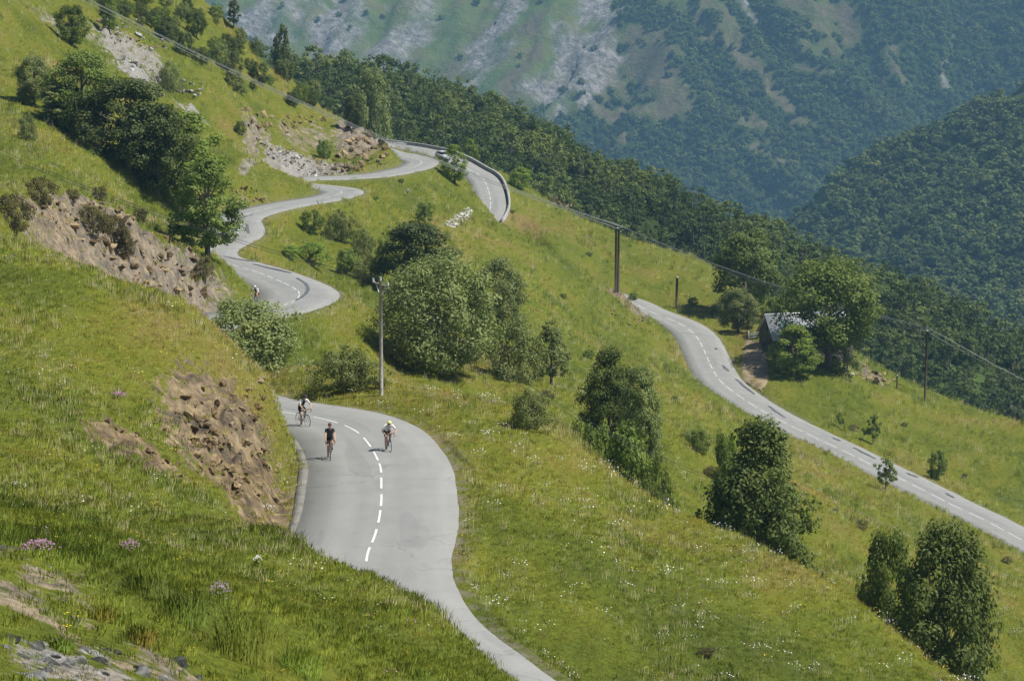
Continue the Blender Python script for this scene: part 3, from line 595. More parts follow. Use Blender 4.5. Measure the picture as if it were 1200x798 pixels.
def plant(name, key, pos, H, W, label, cat, group=None, proto=None, mat=None, lean=0.0, rz=None):
    (cm, tm, h0, w0), mt = proto or PROTO[key]
    o = empty(name, pos, (0, lean, random.uniform(0, 6.28) if rz is None else rz), (W / w0, W / w0, H / h0))
    if len(cm.materials) == 0: cm.materials.append(mt)
    if len(tm.materials) == 0: tm.materials.append(M_BARK)
    c = link('crown', cm, None, o); link('trunk', tm, None, o)
    if mat is not None:
        c.material_slots[0].link = 'OBJECT'; c.material_slots[0].material = mat
    tag(o, label, cat, group); return o
def plant_px(name, key, px, ytop, wpx, label, cat='tree', base=None, dist=None, **k):
    """a plant seen at px, its top at ytop; it stands where the sight line to base meets the ground, or at ground distance dist"""
    if base is not None: p = at(px, base)
    else:
        q = px_at(px, 400, dist); p = Vector((q[0], q[1], gz(q[0], q[1])))
    H = px_at(px, ytop, p.y)[2] - p.z; W = wpx * p.y / FPX
    return plant(name, key, p, max(H, 0.4), W, label, cat, **k)

TR, SH = 'tree', 'shrub'
# mid picture, round the near bend
plant_px('broadleaf_tree', 'broad', 516, 301, 146, 'largest pale green spreading tree, right beside the grey utility pole', base=437)
plant_px('broadleaf_tree', 'dark', 488, 260, 95, 'darker tree whose top shows behind the largest pale green tree', base=352)
plant_px('broadleaf_tree', 'broad2', 586, 302, 62, 'grey-green tree standing close behind the right side of the largest tree', base=408, mat=M_LEAFG)
plant_px('shrub', 'greyshrub', 603, 372, 84, 'silvery shrub below the right flank of the largest pale tree', SH, base=446)
plant_px('slim_tree', 'slim', 646, 378, 42, 'slim grey-green tree just right of the largest tree clump', base=452)
plant_px('shrub', 'greyshrub', 404, 406, 92, 'low grey shrub between the bushy bank and the grey utility pole', SH, base=457)
plant_px('shrub', 'glossy', 291, 352, 124, 'big rounded leafy bush hiding the road behind the grassy bank', SH, dist=192)
plant_px('shrub', 'heath', 300, 400, 14, 'small brown heath clump on the grass bank beside the big rounded bush', SH, base=428)
# slope between the bends
for (px, yt, w, b, key, lab) in ((365, 246, 30, 274, 'shrub', 'small round dark bush left of the shrub patch between the bends'), (398, 246, 40, 282, 'greyshrub', 'pale grey-green shrub at the top of the patch between the bends'),
        (425, 268, 34, 300, 'greyshrub', 'right-hand grey shrub of the patch between the bends'), (366, 284, 40, 312, 'shrub2', 'dark leafy bush close beside the outer edge of the far bend'), (340, 288, 26, 304, 'shrub2', 'small green bush nearest the asphalt of the far bend'),
        (405, 292, 28, 322, 'shrub', 'dark bush below the grey shrubs between the bends'), (432, 298, 44, 330, 'greyshrub', 'wide pale shrub left of the largest tree top'), (498, 238, 25, 259, 'shrub', 'lone small round bush in open grass below the hairpin wall'),
        (455, 280, 34, 318, 'shrub', 'bush touching the dark tree behind the largest tree')):
    plant_px('shrub', key, px, yt, w, lab, SH, base=b)
plant_px('roadside_tree', 'bright', 533, 170, 31, 'small green tree on the grass inside the walled hairpin', base=216)
plant_px('shrub', 'flower', 549, 163, 26, 'pale flowering bush just behind the tree in the hairpin', SH, dist=592)
plant_px('shrub', 'shrub2', 610, 196, 30, 'light green bush outside the hairpin parapet', SH, base=222)
# left slope
for (px, yt, w, b, key, lab, mt) in ((40, 66, 46, 124, 'broad2', 'round grey-green tree at the left edge of the slope group', M_LEAFG), (96, 60, 82, 158, 'broad2', 'tall full green tree left of the dark pine', M_LEAF), (72, 95, 50, 150, 'slim', 'greyish low tree in front of the tall full tree', M_LEAFG),
        (150, 92, 110, 198, 'dark', 'dark pine in the middle of the slope group', None), (184, 124, 92, 226, 'dark', 'second dark tree leaning over the bright ash', M_LEAFM), (218, 132, 104, 252, 'bright', 'bright green ash at the lower end of the slope group', None),
        (243, 184, 80, 302, 'bright', 'bright leafy tree overhanging the bend of the road', M_LEAF), (200, 72, 34, 110, 'greyshrub', 'lone grey-green bush on the open upper slope', M_LEAFG), (33, 132, 26, 166, 'greyshrub', 'small lone bush at the left edge below the tree group', M_LEAFG)):
    plant_px('hillside_tree', key, px, yt, w, lab, TR if b - yt > 42 else SH, base=b, mat=mt)
plant_px('shrub', 'shrub', 282, 142, 14, 'tiny dark bush alone on the slope above the scree', SH, base=158)
plant_px('shrub', 'shrub', 380, 164, 20, 'small dark bush on the bank above the switchback', SH, base=186)
plant_px('ridge_tree', 'broad2', 437, 82, 54, 'large pale tree on the rocky nose above the switchback', base=152, mat=M_LEAFG)
plant_px('ridge_tree', 'dark', 414, 112, 26, 'dark tree tucked against the pale tree on the rocky nose', base=152)
for (px, yt, w, b, lab) in ((48, 208, 40, 240, 'dark heath bush at the upper left corner of the big scar'), (14, 228, 52, 272, 'wide dark heath bush at the left edge by the scar'), (84, 222, 22, 236, 'small heath bush on the lip of the big scar'),
        (118, 218, 22, 236, 'second heath bush on the lip of the big scar'), (108, 240, 44, 276, 'heath bush hanging in the upper face of the big scar'), (132, 252, 34, 284, 'lower heath bush hanging in the big scar'), (165, 244, 22, 262, 'heath tuft near the middle of the scar lip'),
        (226, 258, 26, 276, 'heath tuft at the right end of the scar lip'), (146, 268, 22, 300, 'thin heath clump growing down the scar face'), (240, 300, 26, 330, 'dark clump in the shade below the overhanging tree')):
    plant_px('heath_bush', 'heath', px, yt, w, lab, SH, base=b)
# gully trees and valley side
plant_px('gully_tree', 'tall', 714, 408, 66, 'tall dark pointed tree at the head of the gully', dist=226, mat=M_LEAFM)
plant_px('gully_tree', 'tall2', 750, 430, 62, 'second gully tree right of the pointed one', dist=222, mat=M_LEAFG)
plant_px('gully_shrub', 'shrub', 694, 494, 66, 'left bright bush in front of the gully trees', SH, dist=190, mat=M_LEAF)
plant_px('gully_shrub', 'shrub2', 738, 496, 76, 'middle bright bush in front of the gully trees', SH, dist=186, mat=M_LEAF)
plant_px('gully_shrub', 'greyshrub', 772, 534, 62, 'right lowest bush of the gully row', SH, dist=180, mat=M_LEAF)
plant_px('shrub', 'greyshrub', 622, 456, 60, 'pale shrub on the lip above the gully', SH, base=503)
plant_px('valley_tree', 'tall', 893, 493, 136, 'large full green tree rising behind the meadow crest', dist=186, mat=M_LEAFM)
plant_px('valley_tree', 'dark', 853, 508, 38, 'small dark tree at the left shoulder of the large full tree', dist=196, mat=M_LEAF)
plant_px('valley_tree', 'tall2', 1114, 614, 146, 'largest tree in the lower right corner', dist=160, mat=M_LEAFM)
plant_px('valley_tree', 'broad2', 1048, 622, 84, 'slimmer tree left of the lower right corner tree', dist=170, mat=M_LEAF)
for (px, yt, w, b, key, lab) in ((1038, 536, 27, 576, 'sapling', 'young tree standing against the lower road edge'), (1023, 486, 22, 521, 'sapling', 'young thin tree above the lower road, left of a rounder one'), (985, 483, 12, 501, 'sapling', 'tiny sapling left of the thin tree above the lower road'),
        (1098, 528, 24, 562, 'shrub', 'small rounded tree on the meadow right of the thin one'), (820, 503, 30, 531, 'shrub', 'lone bush left of the large full valley tree'), (742, 343, 14, 352, 'shrub', 'tiny dark bush by the crest where the lower road appears'), (812, 348, 14, 358, 'shrub', 'tiny bush beside the short post'),
        (838, 362, 12, 370, 'shrub', 'tiny bush on the verge between post and barn trees')):
    plant_px('young_tree' if key == 'sapling' else 'shrub', key, px, yt, w, lab, TR if b - yt > 30 else SH, base=b)
# round the barn
plant_px('barn_tree', 'park', 970, 306, 112, 'biggest tree, standing in front of the grey barn', base=431, mat=M_LEAF)
plant_px('barn_tree', 'bright', 930, 382, 60, 'small leaning tree in front of the barn gable', base=440, mat=M_LEAFB)
plant_px('barn_tree', 'dark', 874, 272, 88, 'large dark tree behind the bushes left of the barn', base=368, mat=M_LEAFM)
plant_px('barn_tree', 'broad2', 865, 338, 48, 'pale rounded tree left of the barn drive', base=391, mat=M_LEAFG)
plant_px('barn_tree', 'broad2', 913, 348, 48, 'olive bushy tree just behind the barn gable', dist=452)
plant_px('shrub', 'flower', 990, 398, 62, 'bush under the biggest tree at the barn end', SH, base=440, mat=M_LEAFG)
# shrubs scattered over the upper ridge
r6 = np.random.default_rng(66)
RS_GROUP = 'bushes dotted over the upper ridge'
cnt = 0
while cnt < 64:
    px = r6.uniform(120, 455); lim0 = np.interp(px, [120, 150, 270, 330, 400, 455], [-10, 0, 26, 54, 100, 128]); lim1 = np.interp(px, [120, 200, 260, 330, 400, 455], [20, 55, 105, 128, 132, 142])
    if lim1 <= lim0: continue
    py = r6.uniform(lim0, lim1)
    p = at(px, py, 300)
    if p.y > 625: continue
    w = r6.uniform(1.3, 3.6); cnt += 1
    key = r6.choice(['shrub', 'greyshrub', 'shrub2', 'heath'])
    plant('ridge_bush', key, p, w * r6.uniform(.7, 1.25), w, 'one of the many bushes dotted over the upper left ridge', SH, RS_GROUP, mat=[M_LEAF, M_LEAFG, M_WOODL, M_LEAFD][int(r6.integers(4))])
for (px, yt, w, b, lab) in ((274, 0, 14, 32, 'pointed conifer breaking the skyline of the upper ridge'), (330, 30, 30, 62, 'round tree on the skyline right of the pointed conifer'), (85, 6, 38, 54, 'dark tree at the top edge left of the grey rocks'), (128, -8, 24, 38, 'thin dark tree at the top edge above the grey rocks')):
    plant_px('skyline_tree', 'dark' if 'dark' in lab else ('slim' if 'conifer' in lab else 'broad2'), px, yt, w, lab, base=b, mat=M_LEAFD if 'conifer' in lab else M_LEAF)
# small shrubs on the open slopes
spots = [(640, 470), (668, 440), (790, 470), (806, 516), (835, 560), (930, 590), (690, 420), (560, 330), (540, 300), (660, 350), (690, 300), (980, 600), (1010, 620), (905, 640), (1140, 700), (1180, 660), (470, 215), (440, 235), (600, 250), (650, 400), (780, 430), (1060, 500), (1130, 560), (828, 772), (1000, 505)]
for px, py in spots:
    w = r6.uniform(.7, 1.7); plant('slope_bush', r6.choice(['shrub', 'greyshrub', 'heath']), at(px, py), w * r6.uniform(.45, .7), w, 'low bush dotted on the open grass slope', SH, 'low bushes on the open slope')

# ------------------------------------------------------------------ scatter by instancing (grass, flowers, woods too far off to count)
def scatter(name, pts, rot, scl, idx, protos, label, seedname='g'):
    m = bpy.data.meshes.new(name); m.vertices.add(len(pts)); m.vertices.foreach_set('co', np.asarray(pts, np.float32).ravel())
    a = m.attributes.new('rot', 'FLOAT_VECTOR', 'POINT'); a.data.foreach_set('vector', np.asarray(rot, np.float32).ravel())
    a = m.attributes.new('scl', 'FLOAT_VECTOR', 'POINT'); a.data.foreach_set('vector', np.asarray(scl, np.float32).ravel())
    a = m.attributes.new('idx', 'INT', 'POINT'); a.data.foreach_set('value', np.asarray(idx, np.int32))
    m.update()
    col = bpy.data.collections.new(name + '_parts')
    for k, (pm, mt) in enumerate(protos):
        if len(pm.materials) == 0: pm.materials.append(mt)
        o = bpy.data.objects.new('%s_part_%02d' % (name, k), pm); col.objects.link(o)
    ng = bpy.data.node_groups.new(name, 'GeometryNodeTree')
    ng.interface.new_socket('Geometry', in_out='INPUT', socket_type='NodeSocketGeometry'); ng.interface.new_socket('Geometry', in_out='OUTPUT', socket_type='NodeSocketGeometry')
    n = ng.nodes; l = ng.links; gi = n.new('NodeGroupInput'); go = n.new('NodeGroupOutput'); ip = n.new('GeometryNodeInstanceOnPoints'); ci = n.new('GeometryNodeCollectionInfo')
    ci.inputs['Collection'].default_value = col; ci.inputs['Separate Children'].default_value = True; ci.inputs['Reset Children'].default_value = True
    def na(nm, t):
        q = n.new('GeometryNodeInputNamedAttribute'); q.data_type = t; q.inputs['Name'].default_value = nm
        return [s for s in q.outputs if s.enabled and s.name == 'Attribute'][0]
    l.new(gi.outputs[0], ip.inputs['Points']); l.new(ci.outputs[0], ip.inputs['Instance']); ip.inputs['Pick Instance'].default_value = True
    l.new(na('idx', 'INT'), ip.inputs['Instance Index']); l.new(na('scl', 'FLOAT_VECTOR'), ip.inputs['Scale'])
    e = n.new('FunctionNodeEulerToRotation'); l.new(na('rot', 'FLOAT_VECTOR'), e.inputs[0]); l.new(e.outputs[0], ip.inputs['Rotation'])
    l.new(ip.outputs[0], go.inputs[0])
    o = link(name, m); md = o.modifiers.new('scatter', 'NODES'); md.node_group = ng
    tag(o, label, None, None, 'stuff'); return o
def joined_tree(proto):                     # crown only: what shows of a tree inside a closed wood
    return proto[0][0]
# the wood on the ridge behind: the largest in view as trees, the rest as one mass
def ground_cover_trees(h, x0, x1, y0, y1, sp, seed, edge=None):
    r = np.random.default_rng(seed); gx, gy = np.meshgrid(np.arange(x0, x1, sp), np.arange(y0, y1, sp))
    x = gx.ravel() + r.uniform(-.45, .45, gx.size) * sp; y = gy.ravel() + r.uniform(-.45, .45, gx.size) * sp
    return x, y, h(x, y), r
x, y, z, r = ground_cover_trees(ridge_h, -160, 245, 648, 985, 6.4, 5)
px, py = px_of(np.stack([x, y, z + 6], 1)); hh = r.choice([6., 7, 8, 9, 10.5], len(x)) * r.uniform(.8, 1.15, len(x)); ww = hh * r.uniform(.7, 1.0, len(x))
inv = (px > -10) & (px < 1210) & (py > -10) & (py < 800)
vis = np.zeros(len(x), bool); ii = np.where(inv)[0]
tt = np.linspace(0.30, 0.97, 70)
tp = np.stack([x[ii], y[ii], z[ii] + hh[ii] * .9], 1)
lineP = tp[:, None] * tt[None, :, None]
gr = np.where(lineP[..., 1].ravel() < 650, ground(lineP[..., 0].ravel(), lineP[..., 1].ravel()), ridge_h(lineP[..., 0].ravel(), lineP[..., 1].ravel()) + 2.0).reshape(lineP.shape[:2])
clear = ((lineP[..., 2] - gr).min(1) > -0.5); vis[ii] = clear
order = np.where(vis)[0]; order = order[np.argsort(-(hh[order] / y[order]))]
things = order[:300]; isthing = np.zeros(len(x), bool); isthing[things] = True
for i in things:
    plant('wood_tree', None, (x[i], y[i], z[i] - .6), hh[i], ww[i], 'one of the closely packed broadleaf trees of the wood behind the hairpin', TR, 'broadleaf trees of the wood behind the hairpin', proto=WOODP[int(r.integers(7))])
o = ~isthing
def ins(x, y, z, hh, ww, r, protos): return np.stack([x, y, z - .6], 1), np.stack([0 * x, 0 * x, r.uniform(0, 6.28, len(x))], 1), np.stack([ww / 9, ww / 9, hh / 10], 1), r.integers(0, protos, len(x))
WP = [(p[0][0], p[1]) for p in WOODP]
scatter('ridge_wood', *ins(x[o], y[o], z[o], hh[o], ww[o], r, 7), WP, 'dense wood filling the ridge between the nearer trees')

FARP = []
for k in range(4):
    rr_ = np.random.default_rng(80 + k); cm, cs = crown_mesh('far_crown', rr_, 10, 9, base=.02, nclump=18, per=9, leaf=1.1, prof='round', rad=(.12, .2)); FARP.append((cm, M_WOODL))
x, y, z, r = ground_cover_trees(rhill_h, 80, 560, 1470, 2200, 6.8, 6)
hh = r.uniform(5, 10.5, len(x)); ww = hh * r.uniform(.8, 1.1, len(x)); k = (fbm(x / 50, y / 50, 91, 3) > -.32) & (x < y * 0.27)
scatter('hill_wood', *ins(x[k], y[k], z[k], hh[k], ww[k], r, 4), FARP, 'hazy dense wood covering the hill at the right')
x, y, z, r = ground_cover_trees(mount_h, -720, 760, 2990, 3760, 5.9, 9)
w_, d_, r_ = mount_cover(x, y, z); px, py = px_of(np.stack([x, y, z], 1))
k = (w_ > r.uniform(.25, .8, len(x))) & (px > 150) & (px < 1330) & (py > -60) & (py < 420)
k |= (r.random(len(x)) < .014) & (px > 200) & (px < 1300) & (py > -60)
hh = r.uniform(4, 9, len(x)); ww = hh * r.uniform(.85, 1.15, len(x))
scatter('mountain_wood', *ins(x[k], y[k], z[k], hh[k], ww[k], r, 4), FARP, 'blue-green woods covering the lower mountain face')
# ------------------------------------------------------------------ meadow
def mat_blade(name, tint=(1, 1, 1), trans=0.42):
    m, n, l, b = new_mat(name, 0.6, 0.2)
    pos = n.new('ShaderNodeNewGeometry').outputs['Position']; c, fine, mid = grass_colour(n, l, pos)
    oi = n.new('ShaderNodeObjectInfo'); rnd = oi.outputs['Random']
    v = math_n(n, l, 'ADD', 0.84, math_n(n, l, 'MULTIPLY', rnd, 0.4))
    hs = n.new('ShaderNodeHueSaturation'); l.new(mix(n, l, 1.0, c, tint, 'MULTIPLY'), hs.inputs['Color']); l.new(v, hs.inputs['Value'])
    l.new(math_n(n, l, 'ADD', 0.48, math_n(n, l, 'MULTIPLY', rnd, 0.035)), hs.inputs['Hue'])
    l.new(hs.outputs[0], b.inputs['Base Color']); t = n.new('ShaderNodeBsdfTranslucent'); l.new(hs.outputs[0], t.inputs[0])
    mx = n.new('ShaderNodeMixShader'); mx.inputs[0].default_value = trans; l.new(b.outputs[0], mx.inputs[1]); l.new(t.outputs[0], mx.inputs[2]); l.new(mx.outputs[0], n['Material Output'].inputs[0])
    return m
M_BL = mat_blade('grass_blade', (2.25, 2.2, 2.3)); M_BLD = mat_blade('grass_lush', (1.6, 1.75, 1.7)); M_BLY = mat_blade('grass_dry', (2.4, 1.95, 2.0))
def tuft(seed, n, h, spread, width, droop=0.35, up=0.75):
    r = np.random.default_rng(seed); V = []; F = []; N = []
    for k in range(n):
        a = r.uniform(0, 6.28); q = spread * math.sqrt(r.random()); b = np.array([q * math.cos(a), q * math.sin(a), -0.04]); a2 = a + r.normal() * .8
        d = np.array([math.cos(a2), math.sin(a2), 0]); s = np.array([-d[1], d[0], 0]); H = h * r.uniform(.55, 1.15); dr = droop * r.uniform(.3, 1.3) * H; w = width * r.uniform(.7, 1.3)
        p1 = b + d * dr * .3 + [0, 0, H * .6]; p2 = b + d * dr + [0, 0, H]; i = len(V)
        V += [b - s * w, b + s * w, p1 - s * w * .75, p1 + s * w * .75, p2]; F += [(i, i + 1, i + 3, i + 2), (i + 2, i + 3, i + 4)]
        nn = np.array([0, 0, up]) + d * .45; N += [nn / np.linalg.norm(nn)] * 5
    m = mesh_from('tuft', V, F, True); m.normals_split_custom_set_from_vertices([tuple(q) for q in N]); return m
TUFTS = [(tuft(1, 34, .42, .32, .011), M_BL), (tuft(2, 30, .34, .34, .012), M_BL), (tuft(3, 26, .55, .28, .012, .5), M_BLD), (tuft(4, 22, .5, .3, .009), M_BLY), (tuft(5, 30, .24, .4, .014, .6), M_BL), (tuft(6, 11, .72, .34, .006, .25), plain('straw_stem', (.40, .36, .20), .7, .1)), (tuft(7, 44, .2, .42, .006, .7), M_BLY)]
def samples(dens, seed):
    """random points on the hillside sheet, dens(r) per square metre"""
    r = np.random.default_rng(seed); v = TV; f = TF; c = v[f[:, 0]]; rad = c[:, 1]
    e1 = v[f[:, 1]] - v[f[:, 0]]; e2 = v[f[:, 3]] - v[f[:, 0]]; area = np.linalg.norm(np.cross(e1, e2), axis=1)
    ok = (np.abs(c[:, 0]) < 0.21 * c[:, 1] + 3) & (TD[f[:, 0]] > THW[f[:, 0]] + 0.25)
    lam = np.where(ok, area * dens(c[:, 0], rad, TSM[f[:, 0]]), 0); k = r.poisson(lam); fi = np.repeat(np.arange(len(f)), k); u = r.random((len(fi), 2))
    p = v[f[fi, 0]] + e1[fi] * u[:, :1] + e2[fi] * u[:, 1:]
    return p, fi, r
def dens(x, rad, sm): return np.interp(rad, [30, 60, 100, 160, 240, 340, 480], [15, 13, 8.0, 4.6, 2.2, .9, .3]) * np.clip(1.2 - 1.1 * sm, 0.2, 1)
p, fi, r = samples(dens, 21)
nz = fbm(p[:, 0] / 3, p[:, 1] / 7, 61, 3); lo = p[:, 1]
s = r.uniform(.7, 1.3, len(p)) * (1 + .5 * nz) * np.interp(lo, [30, 70, 110, 200, 300, 500], [.34, .40, .46, .62, 1.0, 1.4])
kk = np.where(nz > .28, 2, np.where(nz < -.34, 3, r.choice([0, 1, 4], len(p))))
kk = np.where(r.random(len(p)) < .12, r.integers(0, 5, len(p)), kk)
dryp = np.clip((50 - p[:, 1]) / 8, 0, 1) * np.clip((-2.6 - p[:, 0]) / 1.5, 0, 1) * (.35 + .8 * (fbm(p[:, 0] / 1.2, p[:, 1] / 3, 67, 2) > -.05))
kk = np.where(r.random(len(p)) < .6 * dryp, 6, kk)
kk = np.where((lo < 62) & (kk == 3), 6, kk)
kk = np.where((r.random(len(p)) < .13 + .2 * (nz > .1)) & (nz > -.25) & (lo > 70), 5, kk)
scatter('meadow_grass', p, np.stack([r.normal(0, .12, len(p)), r.normal(0, .12, len(p)), r.uniform(0, 6.28, len(p))], 1), np.stack([s * np.interp(lo, [30, 120, 200], [1.35, 1.3, 1]), s * np.interp(lo, [30, 120, 200], [1.35, 1.3, 1]), s * r.uniform(.7, 1.2, len(p)) * np.interp(lo, [30, 100, 200], [.85, .8, 1])], 1), kk, TUFTS, 'tall summer grass covering the slopes')
print('grass', len(p))
# flowers: small flat heads on thin stalks
def bloom(seed, n, h, spread, size, mat):
    r = np.random.default_rng(seed); V = []; F = []
    for k in range(n):
        a = r.uniform(0, 6.28); q = spread * math.sqrt(r.random()); x0, y0 = q * math.cos(a), q * math.sin(a); z0 = h * r.uniform(.7, 1.1); sz = size * r.uniform(.7, 1.2); i = len(V); t = r.normal(0, .35, 2)
        V += [(x0 + sz * math.cos(b), y0 + sz * math.sin(b), z0 + sz * (t[0] * math.cos(b) + t[1] * math.sin(b))) for b in np.arange(6) * math.pi / 3]; F.append(tuple(range(i, i + 6)))
        j = len(V); V += [(x0 - .003, y0, 0), (x0 + .003, y0, 0), (x0, y0, z0)]; F.append((j, j + 1, j + 2))
    return mesh_from('bloom', V, F), mat
M_WHITE = plain('petal_white', (0.72, 0.72, 0.66), .8, .1); M_YEL = plain('petal_yellow', (0.66, 0.50, 0.05), .8, .1); M_PINK = plain('petal_pink', (0.40, 0.22, 0.32), .8, .1, var=.25, scale=9)
BL = [bloom(1, 5, .45, .3, .028, M_WHITE), bloom(2, 9, .42, .4, .026, M_WHITE), bloom(3, 7, .36, .35, .022, M_YEL), bloom(4, 6, .35, .3, .024, M_PINK)]
def densf(x, rad, sm):
    return np.interp(rad, [35, 80, 120, 170, 260, 400], [.14, .22, .36, .28, .08, .02]) * np.clip(1.0 - sm, 0, 1)
p, fi, r = samples(densf, 31); pa = fbm(p[:, 0] / 3.5, p[:, 1] / 9, 63, 3); right = p[:, 0] > np.interp(p[:, 1], RD[:300, 1], RD[:300, 0])
keep = (pa > -.05) | (r.random(len(p)) < .15); p, pa, right = p[keep], pa[keep], right[keep]
kk = np.where(right, r.choice([0, 1, 1, 0, 1, 2, 3], len(p)), r.choice([2, 2, 0, 3, 2, 0], len(p))); s = r.uniform(.7, 1.25, len(p)) * np.interp(p[:, 1], [35, 70, 120], [.45, .6, 1])
scatter('wild_flowers', p, np.stack([0 * s, 0 * s, r.uniform(0, 6.28, len(p))], 1), np.stack([s] * 3, 1), kk, BL, 'white yellow and pink wild flowers sprinkled through the grass')

# ------------------------------------------------------------------ tar repairs on the road
for a in (((283, 258), (296, 253)), ((289, 265), (291, 276)), ((262, 303), (300, 307)), ((296, 312), (341, 323)), ((900, 478), (920, 492)), ((862, 446), (884, 464)), ((846, 430), (854, 437)), ((838, 410), (840, 412)), ((1062, 556), (1076, 562)), ((1108, 580), (1118, 586)), ((975, 515), (985, 519)), ((1000, 527), (1026, 540))):
    tar(a[0], a[1], 0)
tar((348, 329), (330, 361), 0, 0.16, -1.6)
# ------------------------------------------------------------------ rocks
import bmesh
def rock_mesh(seed, n=16, flat=0.7):
    r = np.random.default_rng(seed); bm = bmesh.new()
    d, p = sphere_pts(r, n, 0.15)
    for q in p: bm.verts.new((q[0] * .5, q[1] * .5 * r.uniform(.8, 1), q[2] * .5 * flat))
    res = bmesh.ops.convex_hull(bm, input=bm.verts[:])
    bmesh.ops.delete(bm, geom=[v for v in bm.verts if not v.link_faces], context='VERTS')
    m = bpy.data.meshes.new('stone'); bm.to_mesh(m); bm.free(); return m
def rough_rock(seed, flat=.8):
    r = np.random.default_rng(seed); bm = bmesh.new(); bmesh.ops.create_icosphere(bm, subdivisions=3, radius=1)
    d, _ = sphere_pts(r, 15, 1); off = r.uniform(.34, .5, 15); ph = r.uniform(0, 50, 3)
    for v in bm.verts:
        n = np.array(v.co); n /= np.linalg.norm(n); c = d @ n; t = np.min(np.where(c > .05, off / np.maximum(c, .05), 9))
        u = min(t, .62) * (1 + .10 * float(vnoise(np.array([n[0] * 5 + ph[0]]), np.array([n[1] * 5 + n[2] * 4 + ph[1]]), 3)[0]) + .07 * float(vnoise(np.array([n[0] * 13 + ph[1]]), np.array([n[1] * 13 + n[2] * 11 + ph[2]]), 5)[0]))
        v.co = (n[0] * u, n[1] * u, n[2] * u * flat)
    m = bpy.data.meshes.new('stone'); bm.to_mesh(m); bm.free(); m.polygons.foreach_set('use_smooth', np.zeros(len(m.polygons), bool)); return m
def mat_stone(name, a, b_, c):
    m, n, l, b = new_mat(name, .9, .15); tc = n.new('ShaderNodeTexCoord'); oi = n.new('ShaderNodeObjectInfo')
    s = math_n(n, l, 'ADD', noise(n, l, n.new('ShaderNodeNewGeometry').outputs['Position'], 4, 5, .7), math_n(n, l, 'MULTIPLY', math_n(n, l, 'SUBTRACT', oi.outputs['Random'], .5), .35))
    col = ramp(n, l, s, [(.3, a), (.5, b_), (.7, c)]); l.new(col, b.inputs['Base Color'])
    bp = n.new('ShaderNodeBump'); bp.inputs['Strength'].default_value = .6; bp.inputs['Distance'].default_value = .05; l.new(s, bp.inputs['Height']); l.new(bp.outputs[0], b.inputs['Normal']); return m
M_STT = mat_stone('stone_tan', (.05, .034, .016), (.17, .118, .058), (.35, .265, .155)); M_STG = mat_stone('stone_grey', (.10, .10, .095), (.26, .255, .24), (.50, .49, .45)); M_STL = mat_stone('stone_lichen', (.022, .023, .02), (.075, .077, .068), (.27, .27, .25))
M_STW = mat_stone('stone_pale', (.28, .27, .25), (.46, .45, .42), (.62, .61, .57))
def rocks(mat, s0, n, flat=.7):
    out = []
    for k in range(n):
        m = rock_mesh(s0 + k, 13 + k, flat); m.materials.append(mat); out.append(m)
    return out
RK_T = rocks(M_STT, 100, 6); RK_G = rocks(M_STG, 120, 6); RK_L = [rough_rock(140 + k) for k in range(6)]; [m_.materials.append(M_STL) for m_ in RK_L]; RK_W = rocks(M_STW, 160, 5)
def at_fast(px, py, lo, hi): return at(px, py, lo, hi)
def outcrop(name, label, poly, n, lo, hi, smin, smax, protos, seed, cat='rock outcrop', sink=-.05):
    r = np.random.default_rng(seed); poly = np.array(poly, float); mn = poly.min(0); mx = poly.max(0)
    def inside(x, y):
        c = False; j = len(poly) - 1
        for i in range(len(poly)):
            if (poly[i, 1] > y) != (poly[j, 1] > y) and x < (poly[j, 0] - poly[i, 0]) * (y - poly[i, 1]) / (poly[j, 1] - poly[i, 1]) + poly[i, 0]: c = not c
            j = i
        return c
    P_ = []
    while len(P_) < n:
        x, y = r.uniform(mn, mx)
        if inside(x, y): P_.append((x, y))
    rays = np.array([px_ray(*q) for q in P_]); t = np.arange(lo, hi, (hi - lo) / 110.); p = rays[:, None] * (t[None, :, None] / rays[:, None, 1:2])
    g = ground(p[..., 0].ravel(), p[..., 1].ravel()).reshape(p.shape[:2]); hit = p[..., 2] <= g; k = np.where(hit.any(1), hit.argmax(1), -1)
    root = None
    for i in range(n):
        if k[i] <= 0: continue
        q = p[i, k[i]]; s = smin + (smax - smin) * r.random() ** 2.2
        if root is None: root = empty(name, (q[0], q[1], g[i, k[i]])); base = np.array(root.location)
        link('stone', protos[int(r.integers(len(protos)))], None, root, loc=(q[0] - base[0], q[1] - base[1], g[i, k[i]] - base[2] - s * sink + .1 * s), rot=(r.normal(0, .35), r.normal(0, .35) + .4, r.uniform(0, 6.28)), scale=(s * r.uniform(.8, 1.4), s * r.uniform(.8, 1.3), s * r.uniform(.6, 1.0)))
    tag(root, label, cat); return root
outcrop('rock_bank', 'steep tan rocky cutting beside the near bend', [(205, 470), (255, 455), (318, 440), (326, 510), (325, 590), (280, 590), (240, 560)], 190, 100, 145, .14, .62, RK_T, 1)
outcrop('earth_scar', 'eroded earth scar with turf lip left of the rocky cutting', [(105, 490), (170, 498), (225, 480), (250, 570), (200, 560), (150, 520)], 70, 85, 135, .10, .42, RK_T, 2)
outcrop('rock_outcrop', 'large tan rock scar above the hidden bend on the left', [(40, 238), (110, 235), (190, 255), (240, 290), (250, 370), (200, 360), (130, 325), (60, 270)], 230, 178, 275, .22, 1.1, RK_T, 3)
outcrop('scree', 'pale grey scree fan beside the switchback', [(290, 160), (345, 180), (395, 190), (395, 208), (355, 208), (320, 190)], 190, 395, 495, .2, .85, RK_W[:2] + RK_T[:3] + RK_G[:1], 4, 'scree')
outcrop('rock_outcrop', 'tan rock nose where the switchback disappears', [(385, 190), (420, 160), (455, 140), (470, 165), (465, 195), (420, 203), (390, 205)], 150, 440, 550, .4, 1.8, RK_T, 5)
